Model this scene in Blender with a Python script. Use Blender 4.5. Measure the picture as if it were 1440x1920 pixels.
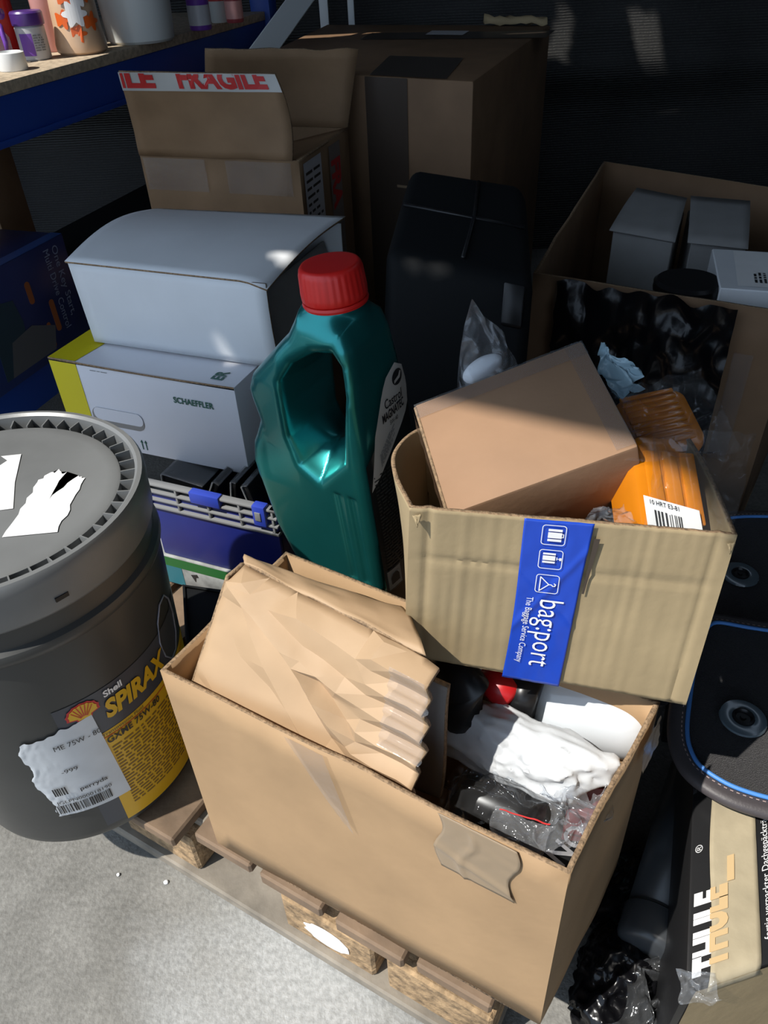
import bpy, bmesh, math, random
import numpy as np
from mathutils import Vector, Matrix, noise
random.seed(7)
for o in list(bpy.data.objects): bpy.data.objects.remove(o)
SC = bpy.context.scene
COL = SC.collection
V = Vector

# ------------------------------------------------------------------ camera
cam = bpy.data.objects.new('camera', bpy.data.cameras.new('camera')); COL.objects.link(cam)
CR = [[0.998758, 0.04983, 0.0], [-0.030685, 0.615034, -0.787904], [-0.039261, 0.786925, 0.615799]]
cam.matrix_world = Matrix(((CR[0][0], CR[0][1], CR[0][2], 0), (CR[1][0], CR[1][1], CR[1][2], 0), (CR[2][0], CR[2][1], CR[2][2], 1.1), (0, 0, 0, 1)))
cam.data.sensor_fit = 'VERTICAL'; cam.data.sensor_height = 36.0; cam.data.sensor_width = 27.0
cam.data.lens = 36.0 * 1443 / 1920
cam.data.clip_start = 0.02
SC.camera = cam
# ------------------------------------------------------------------ sky, sun, exposure
w = bpy.data.worlds.new('sky'); SC.world = w; w.use_nodes = True
w.node_tree.nodes['Background'].inputs[0].default_value = (0.62, 0.78, 1.0, 1)
w.node_tree.nodes['Background'].inputs[1].default_value = 1.5
SUN = V((-0.51, -0.28, 0.81)).normalized()
sun = bpy.data.objects.new('sun', bpy.data.lights.new('sun', 'SUN')); COL.objects.link(sun)
sun.data.energy = 5.5; sun.data.angle = math.radians(0.6); sun.data.color = (1.0, 0.955, 0.88)
sun.rotation_euler = SUN.to_track_quat('Z', 'Y').to_euler()
SC.view_settings.view_transform = 'Standard'; SC.view_settings.look = 'None'
SC.view_settings.exposure = 0.0; SC.view_settings.gamma = 1.0; SC.view_settings.use_curve_mapping = False

# ------------------------------------------------------------------ materials
MATS = {}
def nd(nt, t, **k):
    n = nt.nodes.new(t)
    for a, b in k.items(): setattr(n, a, b)
    return n
def base_mat(name):
    m = bpy.data.materials.new(name); m.use_nodes = True; MATS[name] = m
    return m, m.node_tree, m.node_tree.nodes['Principled BSDF']
def mat(name, col, rough=0.5, metal=0.0, var=0.0, vscale=20.0, bump=0.0, bscale=60.0, spec=None, trans=0.0, coat=0.0, sheen=0.0, stretch=None, sub=0.0, emit=None):
    m, nt, b = base_mat(name)
    b.inputs['Base Color'].default_value = (*col, 1)
    b.inputs['Roughness'].default_value = rough; b.inputs['Metallic'].default_value = metal
    if spec is not None: b.inputs['Specular IOR Level'].default_value = spec
    if trans: b.inputs['Transmission Weight'].default_value = trans
    if coat: b.inputs['Coat Weight'].default_value = coat; b.inputs['Coat Roughness'].default_value = 0.08
    if sheen: b.inputs['Sheen Weight'].default_value = sheen
    tc = nd(nt, 'ShaderNodeTexCoord'); mp = nd(nt, 'ShaderNodeMapping')
    nt.links.new(tc.outputs['Object'], mp.inputs[0])
    if stretch: mp.inputs['Scale'].default_value = stretch
    if var:
        n = nd(nt, 'ShaderNodeTexNoise'); n.inputs['Scale'].default_value = vscale; n.inputs['Detail'].default_value = 6
        r = nd(nt, 'ShaderNodeMix', data_type='RGBA', blend_type='MULTIPLY'); r.inputs[0].default_value = 1
        rp = nd(nt, 'ShaderNodeValToRGB')
        rp.color_ramp.elements[0].position = 0.3; rp.color_ramp.elements[0].color = (1 - var, 1 - var, 1 - var, 1)
        rp.color_ramp.elements[1].position = 0.7; rp.color_ramp.elements[1].color = (1 + var * .5, 1 + var * .5, 1 + var * .5, 1)
        nt.links.new(mp.outputs[0], n.inputs['Vector']); nt.links.new(n.outputs['Fac'], rp.inputs[0])
        r.inputs[6].default_value = (*col, 1); nt.links.new(rp.outputs[0], r.inputs[7]); nt.links.new(r.outputs[2], b.inputs['Base Color'])
    if bump:
        n2 = nd(nt, 'ShaderNodeTexNoise'); n2.inputs['Scale'].default_value = bscale; n2.inputs['Detail'].default_value = 5
        bp = nd(nt, 'ShaderNodeBump'); bp.inputs['Strength'].default_value = bump; bp.inputs['Distance'].default_value = 0.004
        nt.links.new(mp.outputs[0], n2.inputs['Vector']); nt.links.new(n2.outputs['Fac'], bp.inputs['Height']); nt.links.new(bp.outputs[0], b.inputs['Normal'])
    return m
def film(name, tint, gloss, rough=0.06, haze=0.0, bump=0.0):
    """thin clear or tinted plastic: transparent body, fresnel gloss, a little milky haze"""
    m, nt, b = base_mat(name)
    out = nt.nodes['Material Output']; nt.nodes.remove(b)
    tr = nd(nt, 'ShaderNodeBsdfTransparent'); tr.inputs[0].default_value = (*tint, 1)
    gl = nd(nt, 'ShaderNodeBsdfGlossy'); gl.inputs['Roughness'].default_value = rough; gl.inputs[0].default_value = (.95, .97, 1, 1)
    df = nd(nt, 'ShaderNodeBsdfDiffuse'); df.inputs[0].default_value = (.85, .88, .92, 1)
    fr = nd(nt, 'ShaderNodeFresnel')
    ge = nd(nt, 'ShaderNodeNewGeometry'); mr = nd(nt, 'ShaderNodeMapRange'); mr.inputs[3].default_value = gloss; mr.inputs[4].default_value = 1 / gloss
    nt.links.new(ge.outputs['Backfacing'], mr.inputs[0]); nt.links.new(mr.outputs[0], fr.inputs[0])
    m1 = nd(nt, 'ShaderNodeMixShader'); m1.inputs[0].default_value = haze
    m2 = nd(nt, 'ShaderNodeMixShader')
    nt.links.new(tr.outputs[0], m1.inputs[1]); nt.links.new(df.outputs[0], m1.inputs[2])
    nt.links.new(fr.outputs[0], m2.inputs[0]); nt.links.new(m1.outputs[0], m2.inputs[1]); nt.links.new(gl.outputs[0], m2.inputs[2])
    nt.links.new(m2.outputs[0], out.inputs[0])
    if bump:
        tc = nd(nt, 'ShaderNodeTexCoord'); n2 = nd(nt, 'ShaderNodeTexNoise'); n2.inputs['Scale'].default_value = 45; n2.inputs['Detail'].default_value = 3
        bp = nd(nt, 'ShaderNodeBump'); bp.inputs['Strength'].default_value = bump; bp.inputs['Distance'].default_value = 0.01
        nt.links.new(tc.outputs['Object'], n2.inputs['Vector']); nt.links.new(n2.outputs['Fac'], bp.inputs['Height'])
        nt.links.new(bp.outputs[0], gl.inputs['Normal']); nt.links.new(bp.outputs[0], fr.inputs['Normal'])
    return m

KRAFT = mat('kraft_card', (.375, .245, .135), .72, var=.14, vscale=9, bump=.10, bscale=90, spec=.25)
KRAFT2 = mat('kraft_card_pale', (.345, .265, .152), .75, var=.12, vscale=12, bump=.14, bscale=70, spec=.25)
KRAFT3 = mat('kraft_card_warm', (.315, .188, .110), .65, var=.12, vscale=10, bump=.08, bscale=80, spec=.3)
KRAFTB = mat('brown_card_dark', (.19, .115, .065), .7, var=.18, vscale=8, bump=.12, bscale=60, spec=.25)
KRAFTD = mat('kraft_card_old', (.25, .155, .085), .7, var=.2, vscale=8, bump=.12, bscale=60, spec=.25)
KEDGE = mat('kraft_cut_edge', (.30, .20, .115), .85, var=.5, vscale=260, bump=.5, bscale=300)
CREASED = mat('kraft_creased', (.44, .30, .18), .6, var=.10, vscale=10, bump=.12, bscale=40, spec=.35)
WHITEC = mat('white_card', (.72, .74, .76), .6, var=.05, vscale=10, bump=.04, bscale=60)
WHITEGLOSS = mat('white_card_gloss', (.75, .76, .82), .35, var=.03, vscale=10)
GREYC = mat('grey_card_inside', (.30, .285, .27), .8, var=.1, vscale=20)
YELLOW = mat('yellow_print', (.70, .60, .01), .4)
GREENTXT = mat('dark_green_print', (.01, .10, .07), .5)
BLACKTXT = mat('black_print', (.02, .02, .022), .5)
WHITETXT = mat('white_print', (.85, .85, .85), .5)
REDTXT = mat('red_print', (.55, .03, .03), .5)
CONC = None
WOOD = mat('pallet_wood', (.215, .145, .092), .8, var=.45, vscale=14, bump=.5, bscale=30, stretch=(1, 1, 1))
WOODD = mat('pallet_wood_grey', (.235, .205, .165), .85, var=.4, vscale=18, bump=.5, bscale=40)
CHIP = mat('pressed_chip_block', (.36, .24, .13), .9, var=.6, vscale=70, bump=.9, bscale=110)
PAIL = mat('grey_pail_plastic', (.045, .046, .045), .38, var=.2, vscale=6, bump=.05, bscale=30, spec=.5)
PAILL = mat('grey_pail_lid_sheen', (.17, .175, .175), .36, var=.3, vscale=5, bump=.06, bscale=40, spec=.5)  # lid grey lightened to stand in for its sky sheen
PAILYEL = mat('pail_label_yellow', (.72, .42, .012), .35)
PAILDK = mat('pail_label_dark', (.055, .06, .075), .35)
STICK = mat('sticker_paper', (.62, .65, .68), .45, var=.08, vscale=30)
PAPERW = mat('torn_paper_white', (.85, .85, .84), .6, var=.04, vscale=20)
TEAL = mat('teal_bottle_plastic', (.022, .25, .245), .30, metal=.8, spec=.5, var=.06, vscale=20, coat=.25)
REDCAP = mat('red_cap_plastic', (.62, .015, .012), .4)
BLKLAB = mat('black_oil_label', (.012, .016, .016), .4)
LABW = mat('oil_label_white', (.62, .60, .55), .5)
BLUEB = mat('blue_rack_steel', (.012, .062, .36), .38, var=.1, vscale=5)
CHIPBOARD = mat('chipboard', (.52, .42, .30), .75, var=.35, vscale=90, bump=.2, bscale=150)
NETM = None
BLKPL = mat('black_plastic', (.010, .010, .011), .33, spec=.4)
BLKMATTE = mat('black_matte_plastic', (.007, .008, .009), .7, spec=.18, bump=.06, bscale=200)
BLKFILM = mat('black_bag_film', (.004, .004, .005), .22, spec=.32, bump=.3, bscale=25)
GREYFILM = film('smoky_film', (.30, .31, .31), 1.45, .14, .04, .5)
CLEAR = film('clear_film', (.95, .965, .98), 1.45, .07, .02, .4)
CLEARH = film('hazy_film', (.88, .90, .93), 1.45, .12, .10, .3)
TAPECL = film('clear_tape', (.86, .85, .84), 1.40, .16, .05, .15)
TAPEBR = mat('brown_tape', (.29, .215, .14), .24, spec=.5, bump=.12, bscale=40)
TAPEGR = mat('dark_tape', (.06, .045, .035), .3)
BTAPE = mat('blue_printed_tape', (.015, .065, .48), .26, spec=.5, bump=.15, bscale=30)
WBAG = mat('white_bag_film', (.62, .65, .68), .32, spec=.5, bump=.25, bscale=28)
WPLAS = mat('white_gloss_plastic', (.64, .68, .72), .16, coat=.4)
AMBER = mat('amber_lens', (.60, .19, .008), .16, spec=.6, coat=.3, var=.1, vscale=15)
REDPL = mat('red_plastic', (.45, .01, .012), .35)
DKRED = mat('dark_red_plastic', (.13, .006, .01), .4)
BLUEBIN = mat('blue_bin_plastic', (.012, .02, .17), .35, var=.1, vscale=10)
GREYRAIL = mat('grey_rail_plastic', (.21, .215, .22), .42)
BLUECLIP = mat('blue_clip_plastic', (.03, .06, .42), .35)
GREENBOX = mat('green_print_card', (.02, .13, .03), .5)
TEALPR = mat('teal_print_card', (.03, .16, .2), .5)
SCUFF = mat('scuffed_white_card', (.34, .35, .34), .7, var=.45, vscale=35)
NAVY = mat('navy_print_card', (.016, .034, .15), .32, var=.15, vscale=6)
NAVYL = mat('blue_card_lit_edge', (.03, .085, .30), .32)  # paler blue for the lit top edge of the blue carton
CARPET = mat('black_mat_carpet', (.016, .014, .017), .95, var=.9, vscale=900, bump=1.0, bscale=700, sheen=.15)
LEATH = mat('mat_leather_edge', (.060, .052, .055), .5, bump=.1, bscale=400)
BLUEPIPE = mat('blue_piping', (.07, .24, .62), .5)
STITCH = mat('pale_stitching', (.45, .33, .30), .7)
GROM = mat('clear_grommet', (.10, .135, .16), .15, spec=.6, coat=.5)
THBLK = mat('black_print_card', (.014, .014, .015), .4, bump=.05, bscale=60)
THTAPE = mat('paper_tape_tan', (.42, .355, .24), .6, var=.2, vscale=22, bump=.2, bscale=50)
THTAN = mat('tan_letters', (.62, .44, .23), .55)
TUBEM = mat('black_tube_plastic', (.045, .05, .056), .34, var=.2, vscale=10)
PURPLE = mat('purple_plastic', (.16, .05, .36), .35)
PURPLED = mat('dark_purple_plastic', (.08, .03, .20), .35)
JARW = mat('jar_body', (.50, .50, .52), .35)
PINK = mat('pink_plastic', (.62, .30, .27), .4)
TANLIQ = mat('tan_bottle', (.62, .42, .27), .3)
ORANGE = mat('orange_print', (.75, .13, .02), .4)
TUBW = mat('white_tub', (.62, .64, .62), .4)
CAPW = mat('white_cap', (.80, .82, .82), .4)
REDBOT = mat('red_bottle', (.32, .05, .06), .35)
POLEW = mat('white_painted_steel', (.75, .78, .78), .4)

def concrete():
    m, nt, b = base_mat('concrete')
    b.inputs['Roughness'].default_value = .9
    tc = nd(nt, 'ShaderNodeTexCoord')
    def ns(sc, det): 
        n = nd(nt, 'ShaderNodeTexNoise'); n.inputs['Scale'].default_value = sc; n.inputs['Detail'].default_value = det; nt.links.new(tc.outputs['Object'], n.inputs['Vector']); return n
    n1, n2, n3, n4 = ns(6, 12), ns(130, 10), ns(2.2, 5), ns(220, 4)
    r1 = nd(nt, 'ShaderNodeValToRGB'); e = r1.color_ramp.elements
    e[0].position = .34; e[0].color = (.15, .145, .131, 1); e[1].position = .66; e[1].color = (.275, .268, .247, 1)
    nt.links.new(n1.outputs['Fac'], r1.inputs[0])
    r2 = nd(nt, 'ShaderNodeValToRGB'); e = r2.color_ramp.elements
    e[0].position = .3; e[0].color = (.74, .74, .74, 1); e[1].position = .7; e[1].color = (1.10, 1.10, 1.10, 1)
    nt.links.new(n2.outputs['Fac'], r2.inputs[0])
    mx = nd(nt, 'ShaderNodeMix', data_type='RGBA', blend_type='MULTIPLY'); mx.inputs[0].default_value = 1
    nt.links.new(r1.outputs[0], mx.inputs[6]); nt.links.new(r2.outputs[0], mx.inputs[7])
    # pale dried wash stain around one spot, edge broken by noise
    vm = nd(nt, 'ShaderNodeVectorMath', operation='DISTANCE'); vm.inputs[1].default_value = (-.16, .42, 0)
    nt.links.new(tc.outputs['Object'], vm.inputs[0])
    ad = nd(nt, 'ShaderNodeMath', operation='MULTIPLY_ADD'); ad.inputs[1].default_value = .45; nt.links.new(n1.outputs['Fac'], ad.inputs[0]); nt.links.new(vm.outputs['Value'], ad.inputs[2])
    r3 = nd(nt, 'ShaderNodeValToRGB'); e = r3.color_ramp.elements
    e[0].position = .30; e[0].color = (.9, .9, .9, 1); e[1].position = .44; e[1].color = (0, 0, 0, 1)
    nt.links.new(ad.outputs[0], r3.inputs[0])
    mx2 = nd(nt, 'ShaderNodeMix', data_type='RGBA'); nt.links.new(r3.outputs[0], mx2.inputs[0]); nt.links.new(mx.outputs[2], mx2.inputs[6]); 
    r4 = nd(nt, 'ShaderNodeValToRGB'); e = r4.color_ramp.elements
    e[0].position = .35; e[0].color = (.31, .315, .31, 1); e[1].position = .65; e[1].color = (.43, .435, .43, 1); nt.links.new(n2.outputs['Fac'], r4.inputs[0])
    nt.links.new(r4.outputs[0], mx2.inputs[7])
    nt.links.new(mx2.outputs[2], b.inputs['Base Color'])
    bp = nd(nt, 'ShaderNodeBump'); bp.inputs['Strength'].default_value = .35; bp.inputs['Distance'].default_value = .004
    nt.links.new(n4.outputs['Fac'], bp.inputs['Height']); nt.links.new(bp.outputs[0], b.inputs['Normal'])
    return m
CONC = concrete()
def netmat():
    m, nt, b = base_mat('black_shade_net')
    b.inputs['Roughness'].default_value = .55
    tc = nd(nt, 'ShaderNodeTexCoord')
    wv = nd(nt, 'ShaderNodeTexWave', bands_direction='Z'); wv.inputs['Scale'].default_value = 38; wv.inputs['Distortion'].default_value = 1.2; wv.inputs['Detail'].default_value = 3
    n = nd(nt, 'ShaderNodeTexNoise'); n.inputs['Scale'].default_value = 120; n.inputs['Detail'].default_value = 4
    nt.links.new(tc.outputs['Object'], wv.inputs[0]); nt.links.new(tc.outputs['Object'], n.inputs['Vector'])
    mu = nd(nt, 'ShaderNodeMath', operation='MULTIPLY'); nt.links.new(wv.outputs['Fac'], mu.inputs[0]); nt.links.new(n.outputs['Fac'], mu.inputs[1])
    r = nd(nt, 'ShaderNodeValToRGB'); e = r.color_ramp.elements
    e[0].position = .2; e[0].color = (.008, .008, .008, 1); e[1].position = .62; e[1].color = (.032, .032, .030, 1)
    nt.links.new(mu.outputs[0], r.inputs[0]); nt.links.new(r.outputs[0], b.inputs['Base Color'])
    bp = nd(nt, 'ShaderNodeBump'); bp.inputs['Strength'].default_value = .6; bp.inputs['Distance'].default_value = .004
    nt.links.new(mu.outputs[0], bp.inputs['Height']); nt.links.new(bp.outputs[0], b.inputs['Normal'])
    return m
NETM = netmat()
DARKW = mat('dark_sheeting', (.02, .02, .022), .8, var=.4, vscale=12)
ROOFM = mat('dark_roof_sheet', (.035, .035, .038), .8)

# ------------------------------------------------------------------ mesh helpers
def tag(o, label=None, cat=None, group=None, kind=None):
    if label: o['label'] = label
    if cat: o['category'] = cat
    if group: o['group'] = group
    if kind: o['kind'] = kind
    return o
def thing(name, label, cat, loc, group=None):
    o = bpy.data.objects.new(name, None); COL.objects.link(o); o.location = V(loc); o.empty_display_size = .05
    return tag(o, label, cat, group)
def wloc(o):
    p = V((0, 0, 0))
    while o: p = p + o.location; o = o.parent
    return p
def link(name, me, m, parent=None, smooth=False):
    if isinstance(m, (list, tuple)):
        for q in m: me.materials.append(q)
    elif m: me.materials.append(m)
    if smooth:
        for p in me.polygons: p.use_smooth = True
    o = bpy.data.objects.new(name, me); COL.objects.link(o)
    if parent: o.parent = parent
    return o
def raw(name, verts, faces, m, parent=None, smooth=False, bevel=0, seg=2, auto=None):
    """world-space verts -> one mesh object (local to its parent)"""
    off = wloc(parent) if parent else V((0, 0, 0))
    me = bpy.data.meshes.new(name); me.from_pydata([tuple(V(v) - off) for v in verts], [], [tuple(f) for f in faces]); me.update()
    if bevel:
        bm = bmesh.new(); bm.from_mesh(me); bmesh.ops.recalc_face_normals(bm, faces=bm.faces)
        bmesh.ops.bevel(bm, geom=list(bm.edges), offset=bevel, segments=seg, affect='EDGES', profile=.5, clamp_overlap=True)
        bm.to_mesh(me); bm.free()
    o = link(name, me, m, parent, smooth)
    return o
def smooth_by_angle(o, ang=40):
    for p in o.data.polygons: p.use_smooth = True
    try: o.data.set_sharp_from_angle(angle=math.radians(ang))
    except Exception: pass
    return o
HEXF = [(0, 3, 2, 1), (4, 5, 6, 7), (0, 1, 5, 4), (1, 2, 6, 5), (2, 3, 7, 6), (3, 0, 4, 7)]
def hexa(name, b4, t4, m, parent=None, bevel=.0, seg=2):
    """closed solid between a bottom and a top quad (both counter-clockwise seen from above)"""
    o = raw(name, list(b4) + list(t4), HEXF, m, parent, False, bevel, seg)
    if bevel: smooth_by_angle(o, 35)
    return o
def boxat(name, o, ux, uy, uz, m, parent=None, bevel=0.0, seg=2):
    o, ux, uy, uz = V(o), V(ux), V(uy), V(uz)
    return hexa(name, [o, o + ux, o + ux + uy, o + uy], [o + uz, o + ux + uz, o + ux + uy + uz, o + uy + uz], m, parent, bevel, seg)
def sheet(name, f, nu, nv, m, parent=None, thick=0.0, rim=None, smooth=True, close=False, offset=0.0):
    vs = [f(i / nu, j / nv) for j in range(nv + 1) for i in range(nu + 1)]
    fs = [(j * (nu + 1) + i, j * (nu + 1) + i + 1, (j + 1) * (nu + 1) + i + 1, (j + 1) * (nu + 1) + i) for j in range(nv) for i in range(nu)]
    o = raw(name, vs, fs, [m, rim] if rim else m, parent, smooth)
    if thick:
        md = o.modifiers.new('s', 'SOLIDIFY'); md.thickness = thick; md.offset = offset; md.use_even_offset = False
        if rim: md.material_offset_rim = 1
    return o
def bil(a, b, c, d):
    a, b, c, d = V(a), V(b), V(c), V(d)
    return lambda u, v: a * ((1 - u) * (1 - v)) + b * (u * (1 - v)) + c * (u * v) + d * ((1 - u) * v)
class FF:
    """frame on a flat face: origin corner, along-u corner, along-v corner"""
    def __init__(s, o, pu, pv):
        s.o = V(o); s.u = (V(pu) - s.o); s.w = s.u.length; s.u = s.u.normalized()
        d = V(pv) - s.o; s.v = (d - s.u * d.dot(s.u)); s.h = s.v.length; s.v = s.v.normalized(); s.n = s.u.cross(s.v)
    def __call__(s, a, b, c=0.0): return s.o + s.u * a + s.v * b + s.n * c
def nz(p, s=1.0, sd=0.0): return noise.noise(V(p) * s + V((sd, sd * 1.7, -sd)))
def lathe(name, prof, c, m, parent=None, n=48, axis=None, smooth=True, closed=True, ang=35, wob=None):
    c = V(c); q = V(axis).normalized().to_track_quat('Z', 'Y') if axis else None
    vs, fs = [], []
    for r, h in prof:
        for i in range(n):
            a = 2 * math.pi * i / n; rr = r if not wob else r * wob(a, h)
            p = V((rr * math.cos(a), rr * math.sin(a), h)); vs.append(c + (q @ p if q else p))
    k = len(prof)
    for j in range(k - 1):
        for i in range(n): fs.append((j * n + i, j * n + (i + 1) % n, (j + 1) * n + (i + 1) % n, (j + 1) * n + i))
    if closed: fs.append(tuple(range(n))[::-1]); fs.append(tuple((k - 1) * n + i for i in range(n)))
    o = raw(name, vs, fs, m, parent, smooth)
    return smooth_by_angle(o, ang) if smooth else o
def tube(name, pts, r, m, parent=None, n=8, closed=False):
    P = [V(p) for p in pts]; vs, fs = [], []; k = len(P)
    for i, p in enumerate(P):
        a = P[(i - 1) % k] if (i or closed) else P[0]; b = P[(i + 1) % k] if (i < k - 1 or closed) else P[-1]
        t = (b - a).normalized(); q = t.to_track_quat('Z', 'Y')
        rr = r[i] if isinstance(r, (list, tuple)) else r
        for j in range(n):
            an = 2 * math.pi * j / n; vs.append(p + q @ V((rr * math.cos(an), rr * math.sin(an), 0)))
    for i in range(k if closed else k - 1):
        for j in range(n): fs.append((i * n + j, i * n + (j + 1) % n, ((i + 1) % k) * n + (j + 1) % n, ((i + 1) % k) * n + j))
    if not closed: fs.append(tuple(range(n))[::-1]); fs.append(tuple((k - 1) * n + j for j in range(n)))
    return raw(name, vs, fs, m, parent, True)
def poly_prism(name, pts, place, d0, d1, m, parent=None, bevel=0):
    """flat outline (a,b) lifted from depth d0 to d1 on a face frame"""
    n = len(pts); vs = [place(a, b, d0) for a, b in pts] + [place(a, b, d1) for a, b in pts]
    fs = [tuple(range(n))[::-1], tuple(range(n, 2 * n))] + [(i, (i + 1) % n, n + (i + 1) % n, n + i) for i in range(n)]
    return raw(name, vs, fs, m, parent, False, bevel)
def rrect(w, h, r, n=6, cx=0, cy=0):
    out = []
    for (sx, sy, a0) in ((1, -1, -90), (1, 1, 0), (-1, 1, 90), (-1, -1, 180)):
        for i in range(n + 1):
            a = math.radians(a0 + 90 * i / n); out.append((cx + sx * (w / 2 - r) + r * math.cos(a), cy + sy * (h / 2 - r) + r * math.sin(a)))
    return out
def text(name, s, size, place, m, parent, bold=0.0, align='LEFT', sx=1.0, shear=0.0, clip=None, spacing=1.0, lift=.0007):
    """lettering: font outline -> mesh, laid on a surface by place(x, y, lift)"""
    cu = bpy.data.curves.new(name, 'FONT'); cu.body = s; cu.size = size; cu.offset = bold * size; cu.align_x = align; cu.shear = shear; cu.space_character = spacing; cu.resolution_u = 3; cu.fill_mode = 'FRONT'
    tmp = bpy.data.objects.new('tmp_text', cu); COL.objects.link(tmp)
    me = bpy.data.meshes.new_from_object(tmp); bpy.data.objects.remove(tmp); bpy.data.curves.remove(cu)
    bm = bmesh.new(); bm.from_mesh(me); bpy.data.meshes.remove(me)
    if clip:
        for co, no in clip:
            g = list(bm.verts) + list(bm.edges) + list(bm.faces)
            bmesh.ops.bisect_plane(bm, geom=g, plane_co=V((co[0], co[1], 0)), plane_no=V((no[0], no[1], 0)), clear_outer=True)
    vs = [place(v.co.x * sx, v.co.y, lift) for v in bm.verts]; bm.verts.index_update()
    fs = [[v.index for v in f.verts] for f in bm.faces]; bm.free()
    return raw(name, vs, fs, m, parent)
def rows(name, rects, place, m, parent, lift=.0006):
    """small printed bars (barcode, lines of fine print) as one flat print"""
    vs, fs = [], []
    for (a0, b0, a1, b1) in rects:
        k = len(vs); nseg = max(1, int(abs(a1 - a0) / .02))
        for i in range(nseg + 1):
            a = a0 + (a1 - a0) * i / nseg; vs += [place(a, b0, lift), place(a, b1, lift)]
        for i in range(nseg): fs.append((k + 2 * i, k + 2 * i + 2, k + 2 * i + 3, k + 2 * i + 1))
    return raw(name, vs, fs, m, parent)
def fine_print(w, h, pitch, seed, fill=.55):
    rnd = random.Random(seed); out = []; y = h
    while y > pitch:
        x = 0.0; end = w * rnd.uniform(.6, 1)
        while x < end:
            l = rnd.uniform(.3, 1.4) * pitch * 2; out.append((x, y - pitch * fill, min(x + l, w), y)); x += l + pitch * .5
        y -= pitch
    return out
def barcode(w, h, seed):
    rnd = random.Random(seed); x = 0; out = []
    while x < w:
        l = rnd.choice((.0007, .0012, .0018)); out.append((x, 0, x + l, h)); x += l + rnd.choice((.0008, .0013, .002))
    return out
# numpy distance-field mesher (naive surface nets)
def sdf_mesh(name, fn, lo, hi, h, m, parent=None, xf=None, smooth=True):
    lo = np.array(lo, float); hi = np.array(hi, float); n = np.ceil((hi - lo) / h).astype(int) + 1
    X, Y, Z = np.meshgrid(*[lo[i] + h * np.arange(n[i]) for i in range(3)], indexing='ij')
    F = fn(X, Y, Z); S = F < 0
    def cell(A, i, j, k): return A[i:A.shape[0] - 1 + i, j:A.shape[1] - 1 + j, k:A.shape[2] - 1 + k]
    cs = [(i, j, k) for i in (0, 1) for j in (0, 1) for k in (0, 1)]
    sm = sum(cell(S, *c).astype(int) for c in cs); act = (sm > 0) & (sm < 8)
    acc = np.zeros(act.shape + (3,)); cnt = np.zeros(act.shape)
    for a in cs:
        for ax in range(3):
            if a[ax]: continue
            b = list(a); b[ax] = 1; fa, fb = cell(F, *a), cell(F, *b)
            x = (fa < 0) != (fb < 0); t = np.where(x, fa / np.where(x, fa - fb, 1), 0)
            for q in range(3): acc[..., q] += np.where(x, a[q] + (t if q == ax else 0), 0)
            cnt += x
    idx = -np.ones(act.shape, int); idx[act] = np.arange(act.sum())
    I = np.argwhere(act); vs = lo + h * (I + acc[act] / cnt[act][:, None])
    quads = []
    for ax in range(3):
        s0 = [slice(None)] * 3; s1 = [slice(None)] * 3; s0[ax] = slice(0, -1); s1[ax] = slice(1, None)
        ch = S[tuple(s0)] != S[tuple(s1)]
        u, v = [(1, 2), (2, 0), (0, 1)][ax]
        E = np.argwhere(ch); ok = (E[:, u] > 0) & (E[:, v] > 0) & (E[:, u] < n[u] - 1) & (E[:, v] < n[v] - 1); E = E[ok]
        def g(du, dv):
            e = E.copy(); e[:, u] -= du; e[:, v] -= dv; return idx[e[:, 0], e[:, 1], e[:, 2]]
        q = np.stack([g(1, 1), g(0, 1), g(0, 0), g(1, 0)], 1)
        fl = S[tuple(s0)][tuple(E.T)]; q[~fl] = q[~fl][:, ::-1]; quads.append(q)
    Q = np.concatenate(quads)
    if xf is not None: vs = np.array(xf[0]) + vs @ np.array(xf[1])      # rows of xf[1] are the axes
    off = np.array(wloc(parent) if parent else (0, 0, 0))
    me = bpy.data.meshes.new(name); me.from_pydata((vs - off).tolist(), [], Q.tolist()); me.update()
    return link(name, me, m, parent, smooth)
def poly_sdf(px, py, pts):
    d = np.full(px.shape, 1e9); s = np.ones(px.shape); n = len(pts)
    for i in range(n):
        a, b = pts[i], pts[i - 1]; ex, ey = b[0] - a[0], b[1] - a[1]; wx, wy = px - a[0], py - a[1]
        t = np.clip((wx * ex + wy * ey) / (ex * ex + ey * ey), 0, 1); d = np.minimum(d, (wx - ex * t) ** 2 + (wy - ey * t) ** 2)
        c1, c2, c3 = py >= a[1], py < b[1], ex * wy > ey * wx
        s = np.where((c1 & c2 & c3) | (~c1 & ~c2 & ~c3), -s, s)
    return s * np.sqrt(d)
def smax(a, b, k): h = np.clip(.5 - .5 * (b - a) / k, 0, 1); return b * (1 - h) + a * h + k * h * (1 - h)
def smin(a, b, k): return -smax(-a, -b, k)
def wob3(X, Y, Z, f, sd):
    r = np.random.RandomState(sd); o = 0
    for i in range(9):
        k = r.normal(size=3); k *= f * (0.7 + 1.2 * r.rand()) / np.linalg.norm(k); o = o + np.abs(np.sin(k[0] * X + k[1] * Y + k[2] * Z + r.rand() * 6.3)) - .63
    return o / 9
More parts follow.
